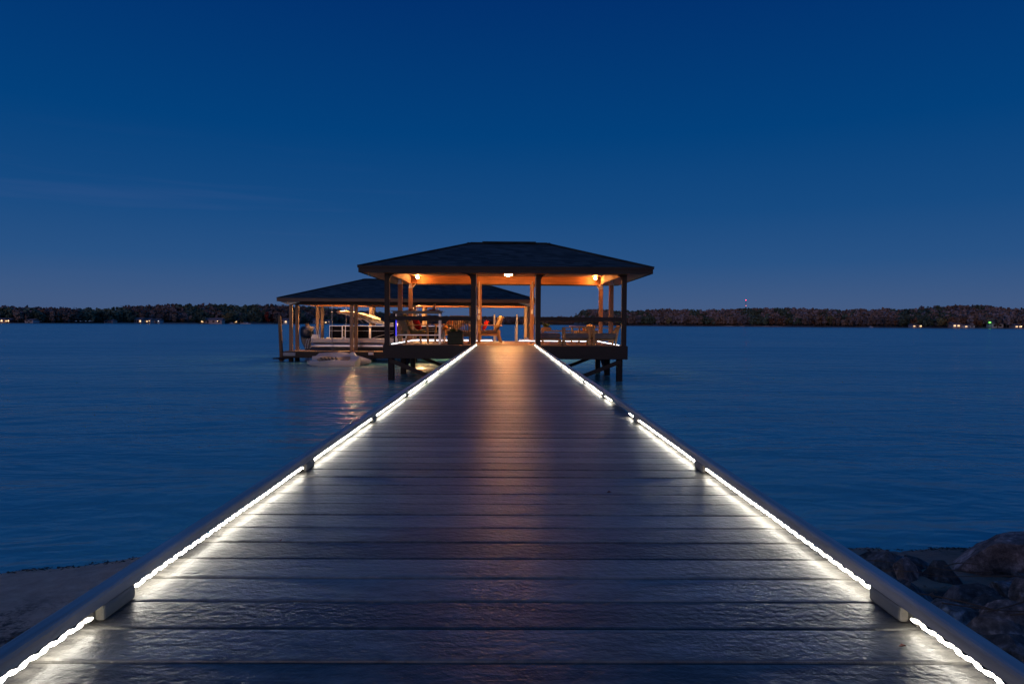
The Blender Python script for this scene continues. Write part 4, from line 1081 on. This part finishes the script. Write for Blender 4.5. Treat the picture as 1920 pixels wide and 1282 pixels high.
hg = house(RIGHT, 1876, 22, 13, 'white two tier house with a green lamp on the far right shore', wall_w, (), nwin=2, bk=4)
MB().lathe([(.0001,-.8),(.8,-.4),(1.0,0),(.8,.4),(.0001,.8)], c=(-8.5,-1,5.2), seg=12).build('green_lamp', green_l, hg)
MB().tube([(-8.5,-1,-1),(-8.5,-1,4.6)], .12, 6).build('lamp_pole', M['metal'], hg)
house(RIGHT, 1916, 14, 8, 'house with warm lights at the right edge of the far shore', wall_t, (0,1), nwin=2, lampmat=porch)
def farboat(tab, px, wpx, label, off=-5):
    d, _ = lerp(tab, px); d += off; W = wpx*d/F
    t = empty('moored_boat', (at(px,d), d, WATER), 0, label, 'boat', 'white boats moored by the far left shore')
    MB().prism([(-W/2,.1),(-W/2+.5,-.2),(W/2-.4,-.2),(W/2,.9),(-W/2,.8)], -1.2, 1.2).build('hull', wall_w, t)
    MB().prism([(-W*.2,.85),(W*.2,.85),(W*.12,1.9),(-W*.2,1.9)], -.9, .9).build('cabin', wall_w, t); MB().box(-W*.18,W*.10,-.93,-.905,1.2,1.7).build('window', M['black'], t)
farboat(LEFT, 436, 10, 'white motor boat moored left of the larger white one'); farboat(LEFT, 463, 20, 'largest white boat moored at the far left shore'); farboat(LEFT, 604, 8, 'white boat on the far shore seen between the boathouse posts')
farboat(RIGHT, 1636, 7, 'tiny white boat alone at the dark foot of the right wood')
bm_ = plain('pale_bank', (.42,.28,.20), .9, var=.5, scale=.3)
for (px0, px1, lab) in ((1352,1384,'left pale eroded sand patch under the right wood'), (1386,1400,'middle pale eroded sand patch under the right wood'), (1406,1480,'long thin pale sand strip at the foot of the right wood')):
    m = MB(); N = 14; vs = []
    for i in range(N+1):
        px = px0+(px1-px0)*i/N; d, _ = lerp(RIGHT, px); d -= .6; hh = 1.6*math.sin(math.pi*(i+.3)/(N+.6))*random.uniform(.6,1)+.2
        vs += [(at(px,d), d, WATER-.2), (at(px,d+.8), d+.8, WATER+hh*.7), (at(px,d+3), d+3, WATER+hh)]
    m.add(vs, [(i*3+j, i*3+3+j, i*3+4+j, i*3+1+j) for i in range(N) for j in (0,1)], True)
    tag(m.build('sand_bank', bm_), lab, 'sand bank', kind='structure')
for (px0, px1, lab) in ((310,372,'pale seawall along the left shore before the ranch house'), (470,515,'pale seawall right of the moored boats'), (200,262,'grey dock wall before the low cottage')):
    m = MB(); d0, _ = lerp(LEFT, px0); d1, _ = lerp(LEFT, px1); m.bar((at(px0,d0-1.5),d0-1.5,WATER+.3), (at(px1,d1-1.5),d1-1.5,WATER+.3), .5, 1.1)
    tag(m.build('seawall', plain('pale_concrete', (.40,.36,.34), .9)), lab, 'seawall')
# radio mast
t = empty('radio_mast', (at(1399,1080), 1080, 4), 0, 'thin radio mast with a red beacon above the right wood', 'radio mast')
m = MB(); Ht = EYE + (yh(1399)-563)*1080/F - 4
for a in range(3):
    m.tube([(.8*math.cos(a*2.094), .8*math.sin(a*2.094), 0), (.25*math.cos(a*2.094), .25*math.sin(a*2.094), Ht)], .10, 5)
for q in range(24):
    z = Ht*q/24; r_ = .8-.55*q/24
    for a in range(3): m.bar((r_*math.cos(a*2.094), r_*math.sin(a*2.094), z), (r_*math.cos(a*2.094+2.094), r_*math.sin(a*2.094+2.094), z+Ht/24), .06, .06)
m.build('lattice', plain('mast_red', (.25,.06,.05), .6), t)
MB().lathe([(.0001,-.6),(.55,-.3),(.6,0),(.55,.3),(.0001,.6)], c=(0,0,Ht+.5), seg=12).build('beacon', red_l, t)
MB().lathe([(.0001,-.5),(.4,-.3),(.5,0),(.4,.3),(.0001,.5)], c=(0,-.8,Ht-8.5), seg=12).build('beacon', glow('pink_beacon', (1,.25,.25), 3), t)
